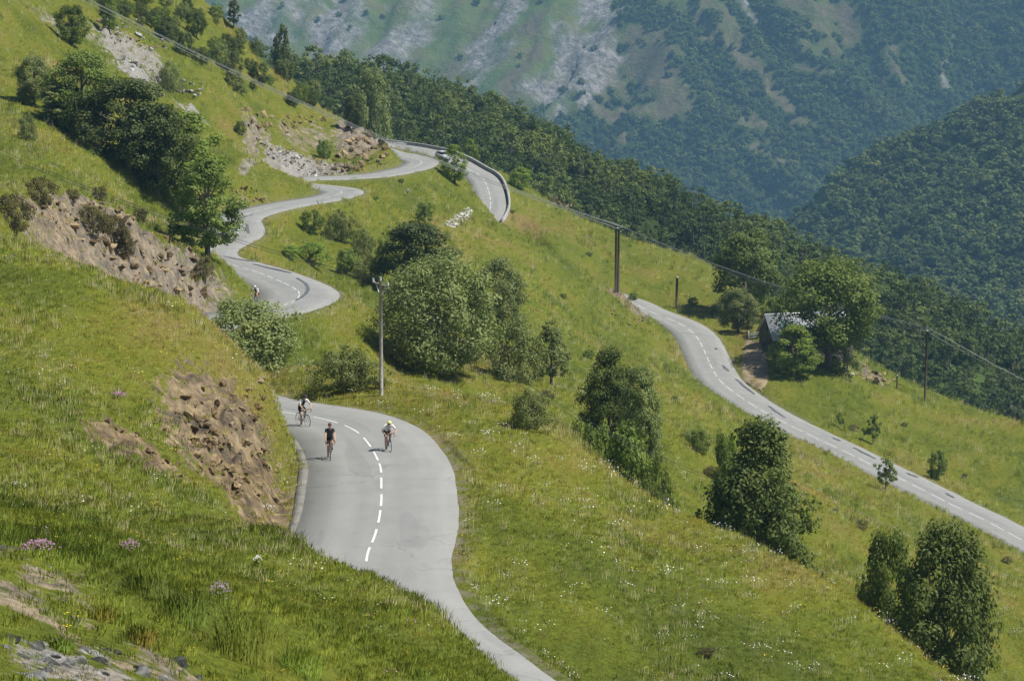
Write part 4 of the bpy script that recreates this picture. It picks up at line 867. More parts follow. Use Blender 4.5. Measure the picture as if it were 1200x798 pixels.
outcrop('rock_outcrop', 'broken rocks on the bank above the scree', [(265, 95), (290, 130), (330, 140), (380, 135), (385, 145), (330, 160), (290, 150)], 70, 400, 540, .4, 1.4, RK_T, 6)
outcrop('rock_outcrop', 'grey rock ledges at the top of the left slope', [(105, 25), (160, 25), (200, 55), (190, 65), (130, 55)], 80, 360, 540, .35, 1.3, RK_G[:3] + RK_T[:2], 7)
outcrop('rock_outcrop', 'small grey ledges beside the lone grey bush', [(140, 68), (175, 80), (190, 95), (240, 105), (235, 122), (205, 112), (150, 80)], 50, 350, 500, .4, 1.2, RK_G, 8)
outcrop('earth_scar', 'bare tan scar beside the top of the lower road', [(700, 360), (748, 360), (762, 378), (745, 388), (722, 376)], 60, 425, 490, .15, .7, RK_T, 9)
outcrop('rock_outcrop', 'lichen-grey rocks at the bottom left corner', [(0, 745), (60, 752), (130, 760), (200, 770), (235, 798), (0, 798)], 95, 28, 60, .06, .5, RK_L, 10, sink=.40)
outcrop('rock_outcrop', 'brown earth patch with stones on the inner bank of the far bend', [(268, 222), (300, 222), (312, 238), (275, 245)], 40, 350, 420, .3, 1.0, RK_T, 11)
outcrop('rock_outcrop', 'low rocks on the meadow edge beyond the barn', [(1000, 425), (1030, 435), (1060, 452), (1040, 455), (1005, 440)], 30, 425, 470, .4, 1.2, RK_T, 12)
outcrop('boulder', 'pale boulder on the grass inside the switchbacks', [(474, 224), (478, 224), (478, 228), (474, 228)], 1, 380, 520, .9, .95, RK_W, 13, 'boulder', sink=-.2)
# ruined boulder heap
q = at(656, 243, 480); rt = empty('boulder_heap', q); r9 = np.random.default_rng(90)
for (dx, dz, s) in ((-1.3, .6, 2.2), (0, .5, 1.9), (1.2, .3, 1.5), (-.9, 1.7, 1.5), (.6, 1.1, 1.2), (2.2, .1, 1.2), (-2.2, .2, 1.2)):
    link('stone', RK_T[int(r9.integers(6))], None, rt, loc=(dx, r9.uniform(-.5, .5), dz), rot=tuple(r9.uniform(0, 6.28, 3)), scale=(s, s, s * .9))
tag(rt, 'brown boulder heap on the grassy edge below the hairpin', 'boulders')
# ------------------------------------------------------------------ walls and kerb
M_CONC = plain('pale_concrete', (.30, .295, .28), .85, .2, var=.22, scale=1.5); M_KERB = plain('gutter_concrete', (.17, .163, .14), .9, .15, var=.28, scale=1.2)
a, b = int(s_at(-27.5, 589.5) * 2) - 4, int(s_at(-5.0, 525) * 2)
v, f = ribbon(a, b, -HW - .62, -HW - .27, .52, .95); o = v[0].copy()
par = empty('road_parapet', o)
v2, f2 = ribbon(a, b, -HW - .66, -HW - .23, .58, .058)
link('wall_body', mesh_from('wall_body', v - o, f), M_CONC, par); link('coping', mesh_from('coping', v2 - o, f2), M_CONC, par)
tag(par, 'low concrete parapet round the outside of the hairpin', 'parapet')
a, b = int(s_at(-5.5, 114) * 2), int(s_at(-7.4, 143.5) * 2)
v, f = ribbon(a, b, -HW - .34 - .10 * np.sin(RS / 7), -HW - .01, .03, .3); o = v[0].copy()
gt = link('concrete_gutter', mesh_from('concrete_gutter', v - o, f), M_KERB, None, loc=o); tag(gt, 'pale concrete gutter along the inner edge of the near bend', 'gutter')
# stone revetment inside the hairpin
outcrop('stone_wall', 'short whitish stone retaining wall inside the hairpin', [(519, 264), (540, 250), (551, 243), (554, 250), (546, 262), (532, 268)], 190, 400, 560, .4, .8, RK_W, 14, 'wall', sink=.1)
# ------------------------------------------------------------------ poles and lines
M_POLEG = plain('weathered_wood', (.30, .28, .25), .9, .15, var=.3, scale=4); M_POLEB = plain('tarred_wood', (.085, .062, .045), .85, .2, var=.3, scale=4); M_METAL = plain('galvanised_metal', (.55, .57, .58), .4, .5, .6); M_WIRE = plain('wire', (.30, .30, .30), .5, .4, .4); M_WIRED = plain('dark_wire', (.05, .05, .05), .6, .3)
M_INS = plain('insulator_glass', (.62, .64, .62), .3, .5)
def pole_body(mb, p, H, r0, r1): mb.tube([(p[0], p[1], -.6), (p[0] + .0, p[1], H * .5), (p[0], p[1], H)], [r0, (r0 + r1) / 2, r1], 10)
def insulator(par, p):
    m = MB(); m.tube([p, (p[0], p[1], p[2] + .06), (p[0], p[1], p[2] + .12), (p[0], p[1], p[2] + .2)], [.035, .07, .05, .06], 8); m.build('insulator', M_INS, par)
p0 = at(447, 464); H0 = px_at(447, 329, p0.y)[2] - p0.z
np_ = empty('utility_pole', p0); m = MB(); pole_body(m, (0, 0), H0, .105, .085); m.build('post', M_POLEG, np_, smooth=True)
arm = Vector((.46, -.62, -.02)); m = MB(); m.tube([(-arm.x, -arm.y, H0 - .22 + .05), (arm.x, arm.y, H0 - .22 - .05)], .055, 6); m.build('crossarm', M_POLEG, np_)
m = MB(); m.tube([(0, 0, H0 - .9), (arm.x * .6, arm.y * .6, H0 - .25)], .02, 5); m.tube([(0, 0, H0 - .9), (-arm.x * .6, -arm.y * .6, H0 - .2)], .02, 5); m.build('brace', M_METAL, np_)
for t in (-.9, 0, .9): insulator(np_, (arm.x * t, arm.y * t, H0 - .16 if t else H0 + .02))
tag(np_, 'weathered grey wooden utility pole with crossarm beside the near bend', 'utility pole')
def power_pole(px, ybase, ytop, label, twin=False, dist=None, mat=M_POLEB, name='power_pole'):
    p = at(px, ybase, 300) if dist is None else Vector((px_at(px, 400, dist)[0], dist, 0))
    if dist is not None: p.z = gz(p.x, p.y)
    H = px_at(px, ytop, p.y)[2] - p.z; e = empty(name, p)
    for k in ((-.2, .2) if twin else (0,)):
        m = MB(); pole_body(m, (k, 0), H, .2 if twin else .19, .16 if twin else .14); m.build('post', mat, e, smooth=True)
    m = MB(); m.box((0, 0, H + .05), (1.0 if twin else .5, .25, .12)); m.tube([(0, 0, H), (0, 0, H + .45)], .05, 6); m.build('bracket', M_METAL, e)
    m = MB(); m.tube([(-.75, .25, H + .1), (.75, -.25, H + .1)], .045, 6); m.build('crossarm', M_METAL, e)
    for t in (-1, 0, 1): insulator(e, (t * .7, -t * .23, H + (.14 if t else .45)))
    tag(e, label, 'power pole'); return p + Vector((0, 0, H))
tA = power_pole(723, 341, 268, 'dark twin timber power pole above the crest of the lower road', True)
tB = power_pole(1084, 471, 388, 'dark single power pole on the right meadow edge')
tC = power_pole(1420, 400, 545, 'dark power pole beyond the right edge of the view', dist=425)
tD = power_pole(-110, 400, -118, 'dark power pole above the upper left edge of the view', dist=340)
def wires(A, B, sag, offs, mat, label, rad, name='power_line', n=28, z0=.3):
    A = Vector(A); B = Vector(B); rt = empty(name, A)
    for k, (ox, oz) in enumerate(offs):
        d = Vector((ox, -ox * .33, oz)); pts = []
        for i in range(n + 1):
            t = i / n; q = A.lerp(B, t) + d; q.z -= 4 * sag * t * (1 - t) * (1 + .06 * k); pts.append(q - A)
        m = MB(); m.tube(pts, rad, 5); m.build('wire', mat, rt)
    tag(rt, label, 'power line'); return rt
O3 = [(-.7, .3), (0, .62), (.7, .3)]
wires(tD, tA, 2.6, O3, M_WIRE, 'three pale power lines from the upper left down to the twin pole', .035)
wires(tA, tB, 1.2, O3, M_WIRE, 'three pale power lines between the twin pole and the single pole', .035)
wires(tB, tC, 1.0, O3, M_WIRE, 'three pale power lines running off the right edge', .035)
tp_ = p0 + Vector((0, 0, H0))
eL = Vector((px_at(-70, 400, 240)[0], 240, 0)); eL.z = gz(eL.x, eL.y)
e = empty('utility_pole', eL); HL = max(px_at(-70, 139, 240)[2] - eL.z, 4.0); m = MB(); pole_body(m, (0, 0), HL, .13, .1); m.build('post', M_POLEG, e, smooth=True); tag(e, 'grey wooden pole just beyond the left edge of the view', 'utility pole')
wires(tp_, eL + Vector((0, 0, HL)), .9, [(-.4, -.05), (.4, -.05)], M_WIRED, 'two dark thin wires running from the grey pole up to the left', .014, 'telephone_wires', z0=0)
eR = Vector((px_at(888, 400, 192)[0], 192, 0)); eR.z = gz(eR.x, eR.y)
e = empty('utility_pole', eR); HR = px_at(888, 575, 192)[2] - eR.z; m = MB(); pole_body(m, (0, 0), max(HR, 3), .13, .1); m.build('post', M_POLEG, e, smooth=True); tag(e, 'grey pole standing inside the crown of the large valley tree', 'utility pole')
wires(tp_, eR + Vector((0, 0, max(HR, 3))), 1.5, [(-.3, -.05), (.4, -.05)], M_WIRED, 'dark wires dropping from the grey pole into the gully', .012, 'telephone_wires', z0=0)
def short_post(px, yb, yt, lab, w=.17):
    p = at(px, yb, 300); H = px_at(px, yt, p.y)[2] - p.z; e = empty('timber_post', p); m = MB(); m.tube([(0, 0, -.5), (0, 0, H)], [w, w * .85], 8); m.build('post', M_POLEB if w < .15 else plain('brown_wood', (.13, .085, .055), .9, .1, var=.3), e, smooth=True)
    m = MB(); m.tube([(0, 0, H - .02), (0, 0, H + .12)], [w * .9, w * .5], 8); m.build('cap', M_METAL, e); tag(e, lab, 'post')
short_post(793, 361, 325, 'short brown timber post beside the lower road', .24); short_post(1051, 456, 440, 'thin dark fence post on the right meadow edge', .12)
# ------------------------------------------------------------------ barn, drive, gate
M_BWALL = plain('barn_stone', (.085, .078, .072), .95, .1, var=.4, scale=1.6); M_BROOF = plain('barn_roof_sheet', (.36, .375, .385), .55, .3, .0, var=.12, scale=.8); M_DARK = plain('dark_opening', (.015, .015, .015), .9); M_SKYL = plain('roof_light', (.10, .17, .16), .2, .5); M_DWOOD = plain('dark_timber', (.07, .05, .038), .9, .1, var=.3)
pb = at(912, 411, 380); bz = gz(pb.x + 4, pb.y + 3)
barn = empty('barn', (pb.x - .6, pb.y, min(pb.z, bz) - .1), (0, 0, R(14)))
L, Wd, hw_, hr = 12.5, 7.0, 2.6, 5.4      # local: x along the ridge, y depth
m = MB()
m.add([(0, 0, -1.5), (L, 0, -1.5), (L, Wd, -1.5), (0, Wd, -1.5), (0, 0, hw_), (L, 0, hw_), (L, Wd, hw_), (0, Wd, hw_), (0, Wd / 2, hr), (L, Wd / 2, hr)],
      [(0, 1, 5, 4), (1, 2, 6, 9, 5), (2, 3, 7, 6), (3, 0, 4, 8, 7)])
wall = m.build('wall', M_BWALL, barn)
for sgn in (0, 1):
    m = MB(); e0 = -.45; y0 = e0 if sgn == 0 else Wd - e0; ze = hw_ - .37
    nrib = 1
    for k in range(nrib):                    # standing-seam sheets
        x0 = -.4 + (L + .8) * k / nrib; x1 = -.4 + (L + .8) * (k + 1) / nrib - .004
        q = [(x0, y0, ze), (x1, y0, ze), (x1, Wd / 2, hr + .12), (x0, Wd / 2, hr + .12)]
        m.add([(a_, b_, c_ + .06) for a_, b_, c_ in q] + q, [(0, 1, 2, 3), (7, 6, 5, 4), (0, 4, 5, 1), (1, 5, 6, 2), (2, 6, 7, 3), (3, 7, 4, 0)])
    rf = m.build('roof_slope', M_BROOF, barn)
    if sgn == 0:
        m = MB(); 
        def rp(x, t, h): return (x, e0 + (Wd / 2 - e0) * t, ze + (hr + .12 - ze) * t + h)
        m.add([rp(1.6, .35, .1), rp(3.0, .35, .1), rp(3.0, .75, .1), rp(1.6, .75, .1)], [(0, 1, 2, 3)]); m.build('roof_light', M_SKYL, rf)
m = MB(); m.tube([(-.45, Wd / 2, hr + .18), (L + .45, Wd / 2, hr + .18)], .12, 6); m.build('ridge_cap', M_METAL, barn)
m = MB(); m.box((-.03, 2.4, .4), (.08, 1.8, 2.6)); dr = m.build('door', M_DWOOD, barn); m = MB(); m.box((-.10, 3.0, .4), (.05, .06, .3)); m.build('handle', M_METAL, dr)
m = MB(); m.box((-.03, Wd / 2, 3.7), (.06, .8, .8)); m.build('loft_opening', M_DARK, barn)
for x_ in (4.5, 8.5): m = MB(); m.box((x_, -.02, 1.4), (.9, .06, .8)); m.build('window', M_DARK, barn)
tag(barn, 'grey metal-roofed stone barn half hidden by the biggest tree', 'barn')
def drape(name, poly_px, mat, label, lift=.06, n=14):
    q = [at(*p, 300) for p in poly_px]; v = []; k = len(q) // 2
    for i in range(n + 1):
        t = i / n * (k - 1); a_ = min(int(t), k - 2); u = t - a_
        A = q[a_].lerp(q[a_ + 1], u); B = q[len(q) - 1 - a_].lerp(q[len(q) - 2 - a_], u)
        for j in range(9): w = A.lerp(B, j / 8); v.append((w.x, w.y, gz(w.x, w.y) + lift + (.0 if 0 < j < 8 else -.25)))
    f = np.array([(i * 9 + j, i * 9 + j + 1, i * 9 + j + 10, i * 9 + j + 9) for i in range(n) for j in range(8)])
    o = link(name, mesh_from(name, v, f, True), mat); tag(o, label, kind='structure')
M_DIRT = plain('drive_dirt', (.25, .19, .12), .95, .1, var=.3, scale=.7)
drape('dirt_drive', [(872, 398), (871, 410), (866, 424), (866, 436), (872, 447), (896, 462), (903, 446), (902, 430), (898, 415), (893, 402)], M_DIRT, 'tan dirt drive from the lower road up to the barn', .12)
g0 = at(877, 400, 380); gate = empty('field_gate', g0, (0, 0, R(40)))
for x_ in (0, 1.9): m = MB(); m.box((x_, 0, .7), (.16, .16, 1.8)); m.build('gate_post', M_CONC, gate)
for z_ in (.45, .8, 1.15): m = MB(); m.box((.95, 0, z_), (1.74, .06, .12)); m.build('rail', M_CONC, gate)
tag(gate, 'small pale field gate at the top of the dirt drive', 'gate')
outcrop('rubble_heap', 'white stones strewn under the biggest tree by the barn', [(968, 430), (1008, 428), (1008, 442), (985, 440)], 26, 400, 460, .3, .9, RK_W, 15, 'stones', sink=0)
# ------------------------------------------------------------------ parked car up by the hairpin
i = int(s_at(-12.4, 580.6) * 2); cp_ = RD[i] + np.r_[RN[i] * 1.2, 0]; car = empty('car', cp_, (0, 0, math.atan2(RT[i, 1], RT[i, 0]) ))
M_CW = plain('pale_car_paint', (.50, .51, .52), .25, .5); M_GL = plain('car_glass', (.02, .025, .03), .08, .6); M_TY = plain('tyre', (.02, .02, .02), .8); M_RIM = plain('rim', (.45, .45, .46), .35, .5, .6); M_LT = plain('lamp_glass', (.7, .7, .66), .15, .6); M_RL = plain('rear_lamp', (.35, .02, .02), .25, .5)
def prism(mb, prof, y0, y1, inset=0.0):
    n = len(prof); zt = max(q[1] for q in prof); zb = min(q[1] for q in prof)
    def yy(y, z): return y * (1 - inset * max(0, (z - zb) / (zt - zb + 1e-6)))
    v = [(x, yy(y0, z), z) for x, z in prof] + [(x, yy(y1, z), z) for x, z in prof]
    mb.add(v, [tuple(range(n)), tuple(range(2 * n - 1, n - 1, -1))] + [(k, k + n, (k + 1) % n + n, (k + 1) % n) for k in range(n)])
m = MB(); prism(m, [(-2.1, .3), (2.05, .3), (2.1, .62), (1.95, .86), (1.0, .98), (-1.95, 1.0), (-2.1, .8)], -.86, .86, .04); body = m.build('body', M_CW, car)
m = MB(); prism(m, [(1.0, .98), (.25, 1.42), (-1.35, 1.45), (-1.95, 1.0)], -.82, .82, .16); m.build('cabin', M_GL, car)
m = MB(); prism(m, [(.3, 1.40), (.2, 1.47), (-1.3, 1.5), (-1.4, 1.42)], -.70, .70, .02); m.build('roof', M_CW, car)
for x_, y_ in ((1.3, .8), (1.3, -.8), (-1.3, .8), (-1.3, -.8)):
    w = MB().tube([(x_, y_ - .1, .32), (x_, y_ + .1, .32)], .32, 16).build('wheel', M_TY, car); sg = 1 if y_ > 0 else -1; MB().tube([(x_, y_ + sg * .09, .32), (x_, y_ + sg * .115, .32)], .2, 12).build('rim', M_RIM, w)
for y_ in (-.62, .62): MB().box((2.06, y_, .7), (.12, .34, .16)).build('headlight', M_LT, car); MB().box((-2.08, y_, .8), (.1, .26, .2)).build('tail_light', M_RL, car)
tag(car, 'pale car parked by the parapet at the top of the hairpin', 'car')

# ------------------------------------------------------------------ cyclists
M_CARB = plain('bike_black', (.025, .025, .028), .35, .5); M_BLUE = plain('bike_blue', (.03, .16, .42), .3, .5); M_WHT = plain('bike_white', (.6, .6, .6), .3, .5); M_REDB = plain('bike_red', (.35, .03, .03), .3, .5); M_SADDLE = plain('saddle_black', (.02, .02, .02), .6)
def ik(h, a, l1, l2, fwd):
    h = Vector(h); a = Vector(a); d = a - h; L = min(d.length, (l1 + l2) * .999); u = d.normalized(); x = (l1 * l1 - l2 * l2 + L * L) / (2 * L); y = math.sqrt(max(l1 * l1 - x * x, 0)); f = Vector(fwd); f = (f - u * f.dot(u)).normalized()
    return h + u * x + f * y
def bicycle(pos, rz, slope, label, mat, steer=0.0, lean=0.0):
    b = empty('bicycle', pos, (lean, slope, rz)); Rw = .335
    bb = (-.07, 0, .27); rear = (-.49, 0, Rw); front = (.49, 0, Rw); seat = (-.24, 0, .80); hd0 = (.33, 0, .62); hd1 = (.29, 0, .78)
    m = MB()
    for p, q, r in ((bb, seat, .017), (bb, hd0, .022), (seat, hd1, .016), (hd0, hd1, .02)): m.tube([p, q], r, 7)
    for y in (-.05, .05): m.tube([(rear[0], y, rear[2]), (bb[0], y * .6, bb[2])], .01, 6); m.tube([(rear[0], y, rear[2]), (seat[0] + .02, y * .4, seat[2] - .06)], .009, 6)
    m.build('frame', mat, b)
    m = MB(); [m.tube([(front[0], y, front[2]), (.36, y, .62), (hd0[0], 0, hd0[2])], .012, 6) for y in (-.055, .055)]; m.build('fork', mat, b)
    for c in (rear, front):
        m = MB(); n = 28; ring = [(c[0] + Rw * math.cos(2 * math.pi * k / n), 0, c[2] + Rw * math.sin(2 * math.pi * k / n)) for k in range(n + 1)]
        v = []; f = []; nn = 6
        for k in range(n):
            a = 2 * math.pi * k / n
            for j in range(nn): g = 2 * math.pi * j / nn; q = Rw + .0 - .014 + .014 * math.cos(g); v.append((c[0] + q * math.cos(a), .014 * math.sin(g), c[2] + q * math.sin(a)))
        f = [(k * nn + j, k * nn + (j + 1) % nn, ((k + 1) % n) * nn + (j + 1) % nn, ((k + 1) % n) * nn + j) for k in range(n) for j in range(nn)]
        w = MB().add(v, f).build('wheel', M_TY, b, smooth=True)
        m = MB(); [m.tube([(c[0], (.03 if k % 2 else -.03), c[2]), (c[0] + .3 * math.cos(.393 * k), 0, c[2] + .3 * math.sin(.393 * k))], .002, 4) for k in range(16)]; m.tube([(c[0], -.05, c[2]), (c[0], .05, c[2])], .02, 8); m.build('spokes', M_RIM, w)
        v = []
        for k in range(n):
            a = 2 * math.pi * k / n
            for q, yy in ((.308, -.01), (.308, .01), (.29, .008), (.29, -.008)): v.append((c[0] + q * math.cos(a), yy, c[2] + q * math.sin(a)))
        f = [(k * 4 + j, k * 4 + (j + 1) % 4, ((k + 1) % n) * 4 + (j + 1) % 4, ((k + 1) % n) * 4 + j) for k in range(n) for j in range(4)]
        MB().add(v, f).build('rim', M_RIM, w)
    m = MB(); m.tube([hd1, (.30, 0, .86), (.39, 0, .90)], .014, 6)
    m.tube([(.50, -.21, .78), (.55, -.215, .83), (.52, -.21, .90), (.42, -.2, .90), (.39, -.05, .90), (.39, .05, .90), (.42, .2, .90), (.52, .21, .90), (.55, .215, .83), (.50, .21, .78), (.43, .21, .765)], .014, 6)
    [m.tube([(.50, y, .91), (.57, y, .95)], .018, 6) for y in (-.21, .21)]; m.build('handlebar', M_SADDLE, b)
    m = MB(); m.tube([seat, (-.27, 0, .92)], .013, 6); m.add([(-.40, -.07, .93), (-.40, .07, .93), (-.2, .03, .945), (-.12, .015, .935), (-.12, -.015, .935), (-.2, -.03, .945), (-.40, -.06, .90), (-.40, .06, .90), (-.12, 0, .91)], [(0, 1, 2, 5), (5, 2, 3, 4), (0, 6, 7, 1), (1, 7, 8, 3, 2), (0, 5, 4, 8, 6), (6, 8, 7), (4, 3, 8)]); m.build('saddle', M_SADDLE, b)
    m = MB(); m.tube([(bb[0], -.06, bb[2]), (bb[0], .06, bb[2])], .025, 8); m.tube([(bb[0], -.055, bb[2]), (bb[0], -.045, bb[2])], .095, 16)
    m.tube([(bb[0], -.08, bb[2]), (bb[0] + .02, -.085, bb[2] - .17)], .011, 5); m.tube([(bb[0], .08, bb[2]), (bb[0] - .02, .085, bb[2] + .17)], .011, 5); m.build('crankset', M_RIM, b)
    m = MB(); m.tube([(.09, 0, .40), (.20, 0, .56)], .035, 8); m.build('bottle', M_WHT, b)
    tag(b, label, 'bicycle'); return b
def skin_body(nodes, edges, root):
    m = bpy.data.meshes.new('sk'); names = list(nodes); ix = {k: i for i, k in enumerate(names)}
    m.from_pydata([nodes[k][0] for k in names], [(ix[a], ix[b]) for a, b in edges], [])
    o = bpy.data.objects.new('sk', m); COL.objects.link(o); o.modifiers.new('s', 'SKIN'); sl = m.skin_vertices[0].data if m.skin_vertices else None
    if sl is None:
        bm = bmesh.new(); bm.from_mesh(m); bm.verts.layers.skin.verify(); bm.to_mesh(m); bm.free(); sl = m.skin_vertices[0].data
    for k in names: sl[ix[k]].radius = nodes[k][1] if hasattr(nodes[k][1], '__len__') else (nodes[k][1],) * 2; sl[ix[k]].use_root = (k == root)
    s = o.modifiers.new('u', 'SUBSURF'); s.levels = 2; s.render_levels = 2
    bpy.context.view_layer.update(); dg = bpy.context.evaluated_depsgraph_get(); me = bpy.data.meshes.new_from_object(o.evaluated_get(dg)); bpy.data.objects.remove(o); bpy.data.meshes.remove(m); return me
M_SKIN = plain('skin', (.52, .30, .20), .6, .3, var=.06); M_SHORT = plain('shorts_black', (.018, .018, .02), .8); M_SOCK = plain('sock_white', (.6, .6, .58), .8); M_SHOE = plain('shoe_dark', (.03, .03, .03), .5)
def rider(pos, rz, slope, label, jersey, centre, shorts, sh=(.22, 1.30), head=(.40, 1.47), hand=(.52, .21, .955), hip=(-.25, .97), helmet=None, hair=None, lean=0.0, shoe=M_SHOE):
    e = empty('person', pos, (lean, slope, rz)); N = {}; E_ = []
    hx, hz_ = hip; sx, sz = sh; N['pelvis'] = ((hx, 0, hz_), (.125, .15)); N['waist'] = ((hx * .62 + sx * .38, 0, hz_ * .62 + sz * .38 + .03), (.105, .13)); N['chest'] = ((hx * .25 + sx * .75, 0, hz_ * .25 + sz * .75 + .02), (.115, .155)); N['neck'] = ((sx + .03, 0, sz + .05), .07)
    kx, kz = head; N['nape'] = ((sx * .55 + kx * .45, 0, sz * .5 + kz * .5 - .01), .052); N['skull'] = ((kx - .005, 0, kz), (.088, .078)); N['crown'] = ((kx - .01, 0, kz + .075), (.075, .066))
    E_ += [('pelvis', 'waist'), ('waist', 'chest'), ('chest', 'neck'), ('neck', 'nape'), ('nape', 'skull'), ('skull', 'crown')]
    feet = []
    for s, (fx, fz) in ((-1, (-.02, .125)), (1, (-.06, .46))):
        t = 'LR'[s > 0]; hp = (hx + .03, s * .095, hz_ - .05); an = (fx - .05, s * .10, fz + .06); kn = ik(hp, an, .43, .43, (1, 0, .15))
        N['hip' + t] = (hp, .098); N['mid' + t] = (tuple((Vector(hp) + kn) / 2), .082); N['knee' + t] = (tuple(kn), .058); N['calf' + t] = (tuple(kn * .62 + Vector(an) * .38), .057); N['ank' + t] = (an, .036); N['toe' + t] = ((fx + .11, s * .105, fz - .01), (.035, .042))
        E_ += [('pelvis', 'hip' + t), ('hip' + t, 'mid' + t), ('mid' + t, 'knee' + t), ('knee' + t, 'calf' + t), ('calf' + t, 'ank' + t), ('ank' + t, 'toe' + t)]
        shp = (sx, s * .185, sz + .01); hd = (hand[0], s * hand[1], hand[2]); el = ik(shp, hd, .29, .28, (0, s * .8, -.7))
        N['sho' + t] = (shp, .062); N['arm' + t] = (tuple((Vector(shp) + el) / 2), .05); N['elb' + t] = (tuple(el), .04); N['fore' + t] = (tuple(el * .6 + Vector(hd) * .4), .041); N['wri' + t] = (hd, .028); N['palm' + t] = ((hd[0] + .06, hd[1], hd[2] - .01), (.026, .036))
        E_ += [('chest', 'sho' + t), ('sho' + t, 'arm' + t), ('arm' + t, 'elb' + t), ('elb' + t, 'fore' + t), ('fore' + t, 'wri' + t), ('wri' + t, 'palm' + t)]
    me = skin_body(N, E_, 'pelvis'); me.name = 'body'
    # fingers, nose and ears join the body mesh
    bm = bmesh.new(); bm.from_mesh(me); ex = MB()
    for s in (-1, 1):
        p = Vector((hand[0] + .075, s * hand[1], hand[2] - .015))
        for k in range(4): y = (k - 1.5) * .019; L = (.03, .036, .034, .026)[k]; ex.tube([p + Vector((-.01, y, 0)), p + Vector((L * .7, y, -.012)), p + Vector((L * .75, y, -.042)), p + Vector((L * .1, y, -.055))], [.0095, .009, .0085, .007], 6)
        ex.tube([p + Vector((-.04, -s * .03, 0)), p + Vector((-.01, -s * .05, -.02)), p + Vector((.015, -s * .045, -.04))], [.011, .01, .008], 6)
        ex.tube([(kx - .01, s * .074, kz - .01), (kx - .015, s * .09, kz + .02)], [.018, .014], 6)
    ex.tube([(kx + .075, 0, kz + .03), (kx + .105, 0, kz - .01), (kx + .08, 0, kz - .02)], [.008, .016, .01], 6)
    ex.tube([(kx + .078, -.03, kz - .055), (kx + .086, 0, kz - .055), (kx + .078, .03, kz - .055)], [.005, .009, .005], 6)
    em = ex.mesh('x', True); bm.from_mesh(em); bm.to_mesh(me); bm.free(); bpy.data.meshes.remove(em)
    for q in (M_SKIN, jersey, centre, shorts, M_SOCK, shoe): me.materials.append(q)
    seg = [(a, b, np.array(N[a][0]), np.array(N[b][0])) for a, b in E_]
    for pl in me.polygons:
        c = np.array(pl.center); best = None; bd = 9
        for a, b, u, w in seg:
            d = w - u; t = np.clip((c - u) @ d / (d @ d + 1e-9), 0, 1); q = np.linalg.norm(c - u - d * t)
            if q < bd: bd = q; best = (a, b, t)
        a, b, t = best; k = 0
        if (a, b) in (('pelvis', 'waist'),): k = 1 if t > .5 else 3
        elif a in ('waist', 'chest') and (b in ('chest', 'neck') or b.startswith('sho')): k = 2 if abs(c[1]) < .085 else 1
        elif a.startswith('sho') or (a.startswith('arm') and t < .25): k = 1
        elif a == 'pelvis' or a.startswith('hip') or (a.startswith('mid') and t < .45): k = 3
        elif a.startswith('calf') and t > .72: k = 4
        elif a.startswith('ank'): k = 5
        pl.material_index = k; pl.use_smooth = True
    link('body', me, None, e)
    def cap(name, mat, r, zc, zmin, fwd=0.0, ridges=False):
        v = []; f = []; nu, nv = 14, 7
        for j in range(nv + 1):
            ph = (math.pi * .5) * j / nv
            for i in range(nu): th = 2 * math.pi * i / nu; q = r * (1 + (.05 * math.cos(4 * th) if ridges else 0)); v.append((kx - .01 + fwd + q * 1.22 * math.cos(th) * math.cos(ph), q * .95 * math.sin(th) * math.cos(ph), zc + q * math.sin(ph)))
        f = [(j * nu + i, j * nu + (i + 1) % nu, (j + 1) * nu + (i + 1) % nu, (j + 1) * nu + i) for j in range(nv) for i in range(nu)] + [tuple(range(nu - 1, -1, -1))]
        MB().add(v, f).build(name, mat, e, smooth=True)
    if helmet is not None: cap('helmet', helmet, .115, kz + .045, 0, 0, True)
    if hair is not None: cap('hair', hair, .10, kz + .035, 0, -.02)
    MB().tube([(kx + .05, -.075, kz + .03), (kx + .088, -.04, kz + .03), (kx + .094, 0, kz + .03), (kx + .088, .04, kz + .03), (kx + .05, .075, kz + .03)], .016, 6).build('sunglasses', M_SADDLE, e)
    tag(e, label, 'cyclist'); return e
J_W = plain('jersey_white', (.72, .72, .68), .8); J_K = plain('jersey_black', (.03, .032, .045), .8); J_G = plain('jersey_charcoal', (.06, .06, .062), .8); J_GR = plain('jersey_grey', (.42, .43, .46), .8); S_R = plain('shorts_maroon', (.035, .012, .014), .8)
H_Y = plain('helmet_yellow', (.72, .68, .22), .4); H_K = plain('helmet_black', (.03, .03, .04), .4); H_W = plain('helmet_white', (.65, .62, .58), .4); HAIR = plain('hair_auburn', (.14, .06, .035), .7)
def on_road(px, py, dh=0.0):
    p = at(px, py); i = int(np.argmin((RD[:, 0] - p.x) ** 2 + (RD[:, 1] - p.y) ** 2)); r = px_ray(px, py); z = RD[i, 2]; t = z / r[2]; q = r * t
    i = int(np.argmin((RD[:, 0] - q[0]) ** 2 + (RD[:, 1] - q[1]) ** 2)); q = r * (RD[i, 2] / r[2]); g = (RD[i + 2, 2] - RD[i - 2, 2]) / 2.0
    return Vector((q[0], q[1], RD[i, 2] + .002)), math.atan2(-RT[i, 1], -RT[i, 0]) + dh, math.atan(g)
p, a, s = on_road(355.5, 499.5, R(4)); s0 = s
bicycle(p, a, s, 'black road bicycle under the leftmost rider', M_CARB); rider(p, a, s, 'cyclist in black and white jersey and black shorts, leftmost on the bend', J_W, J_K, M_SHORT, sh=(.20, 1.36), head=(.36, 1.50), hip=(-.22, 1.02), helmet=H_K)
p, a, s = on_road(387, 538, R(-2))
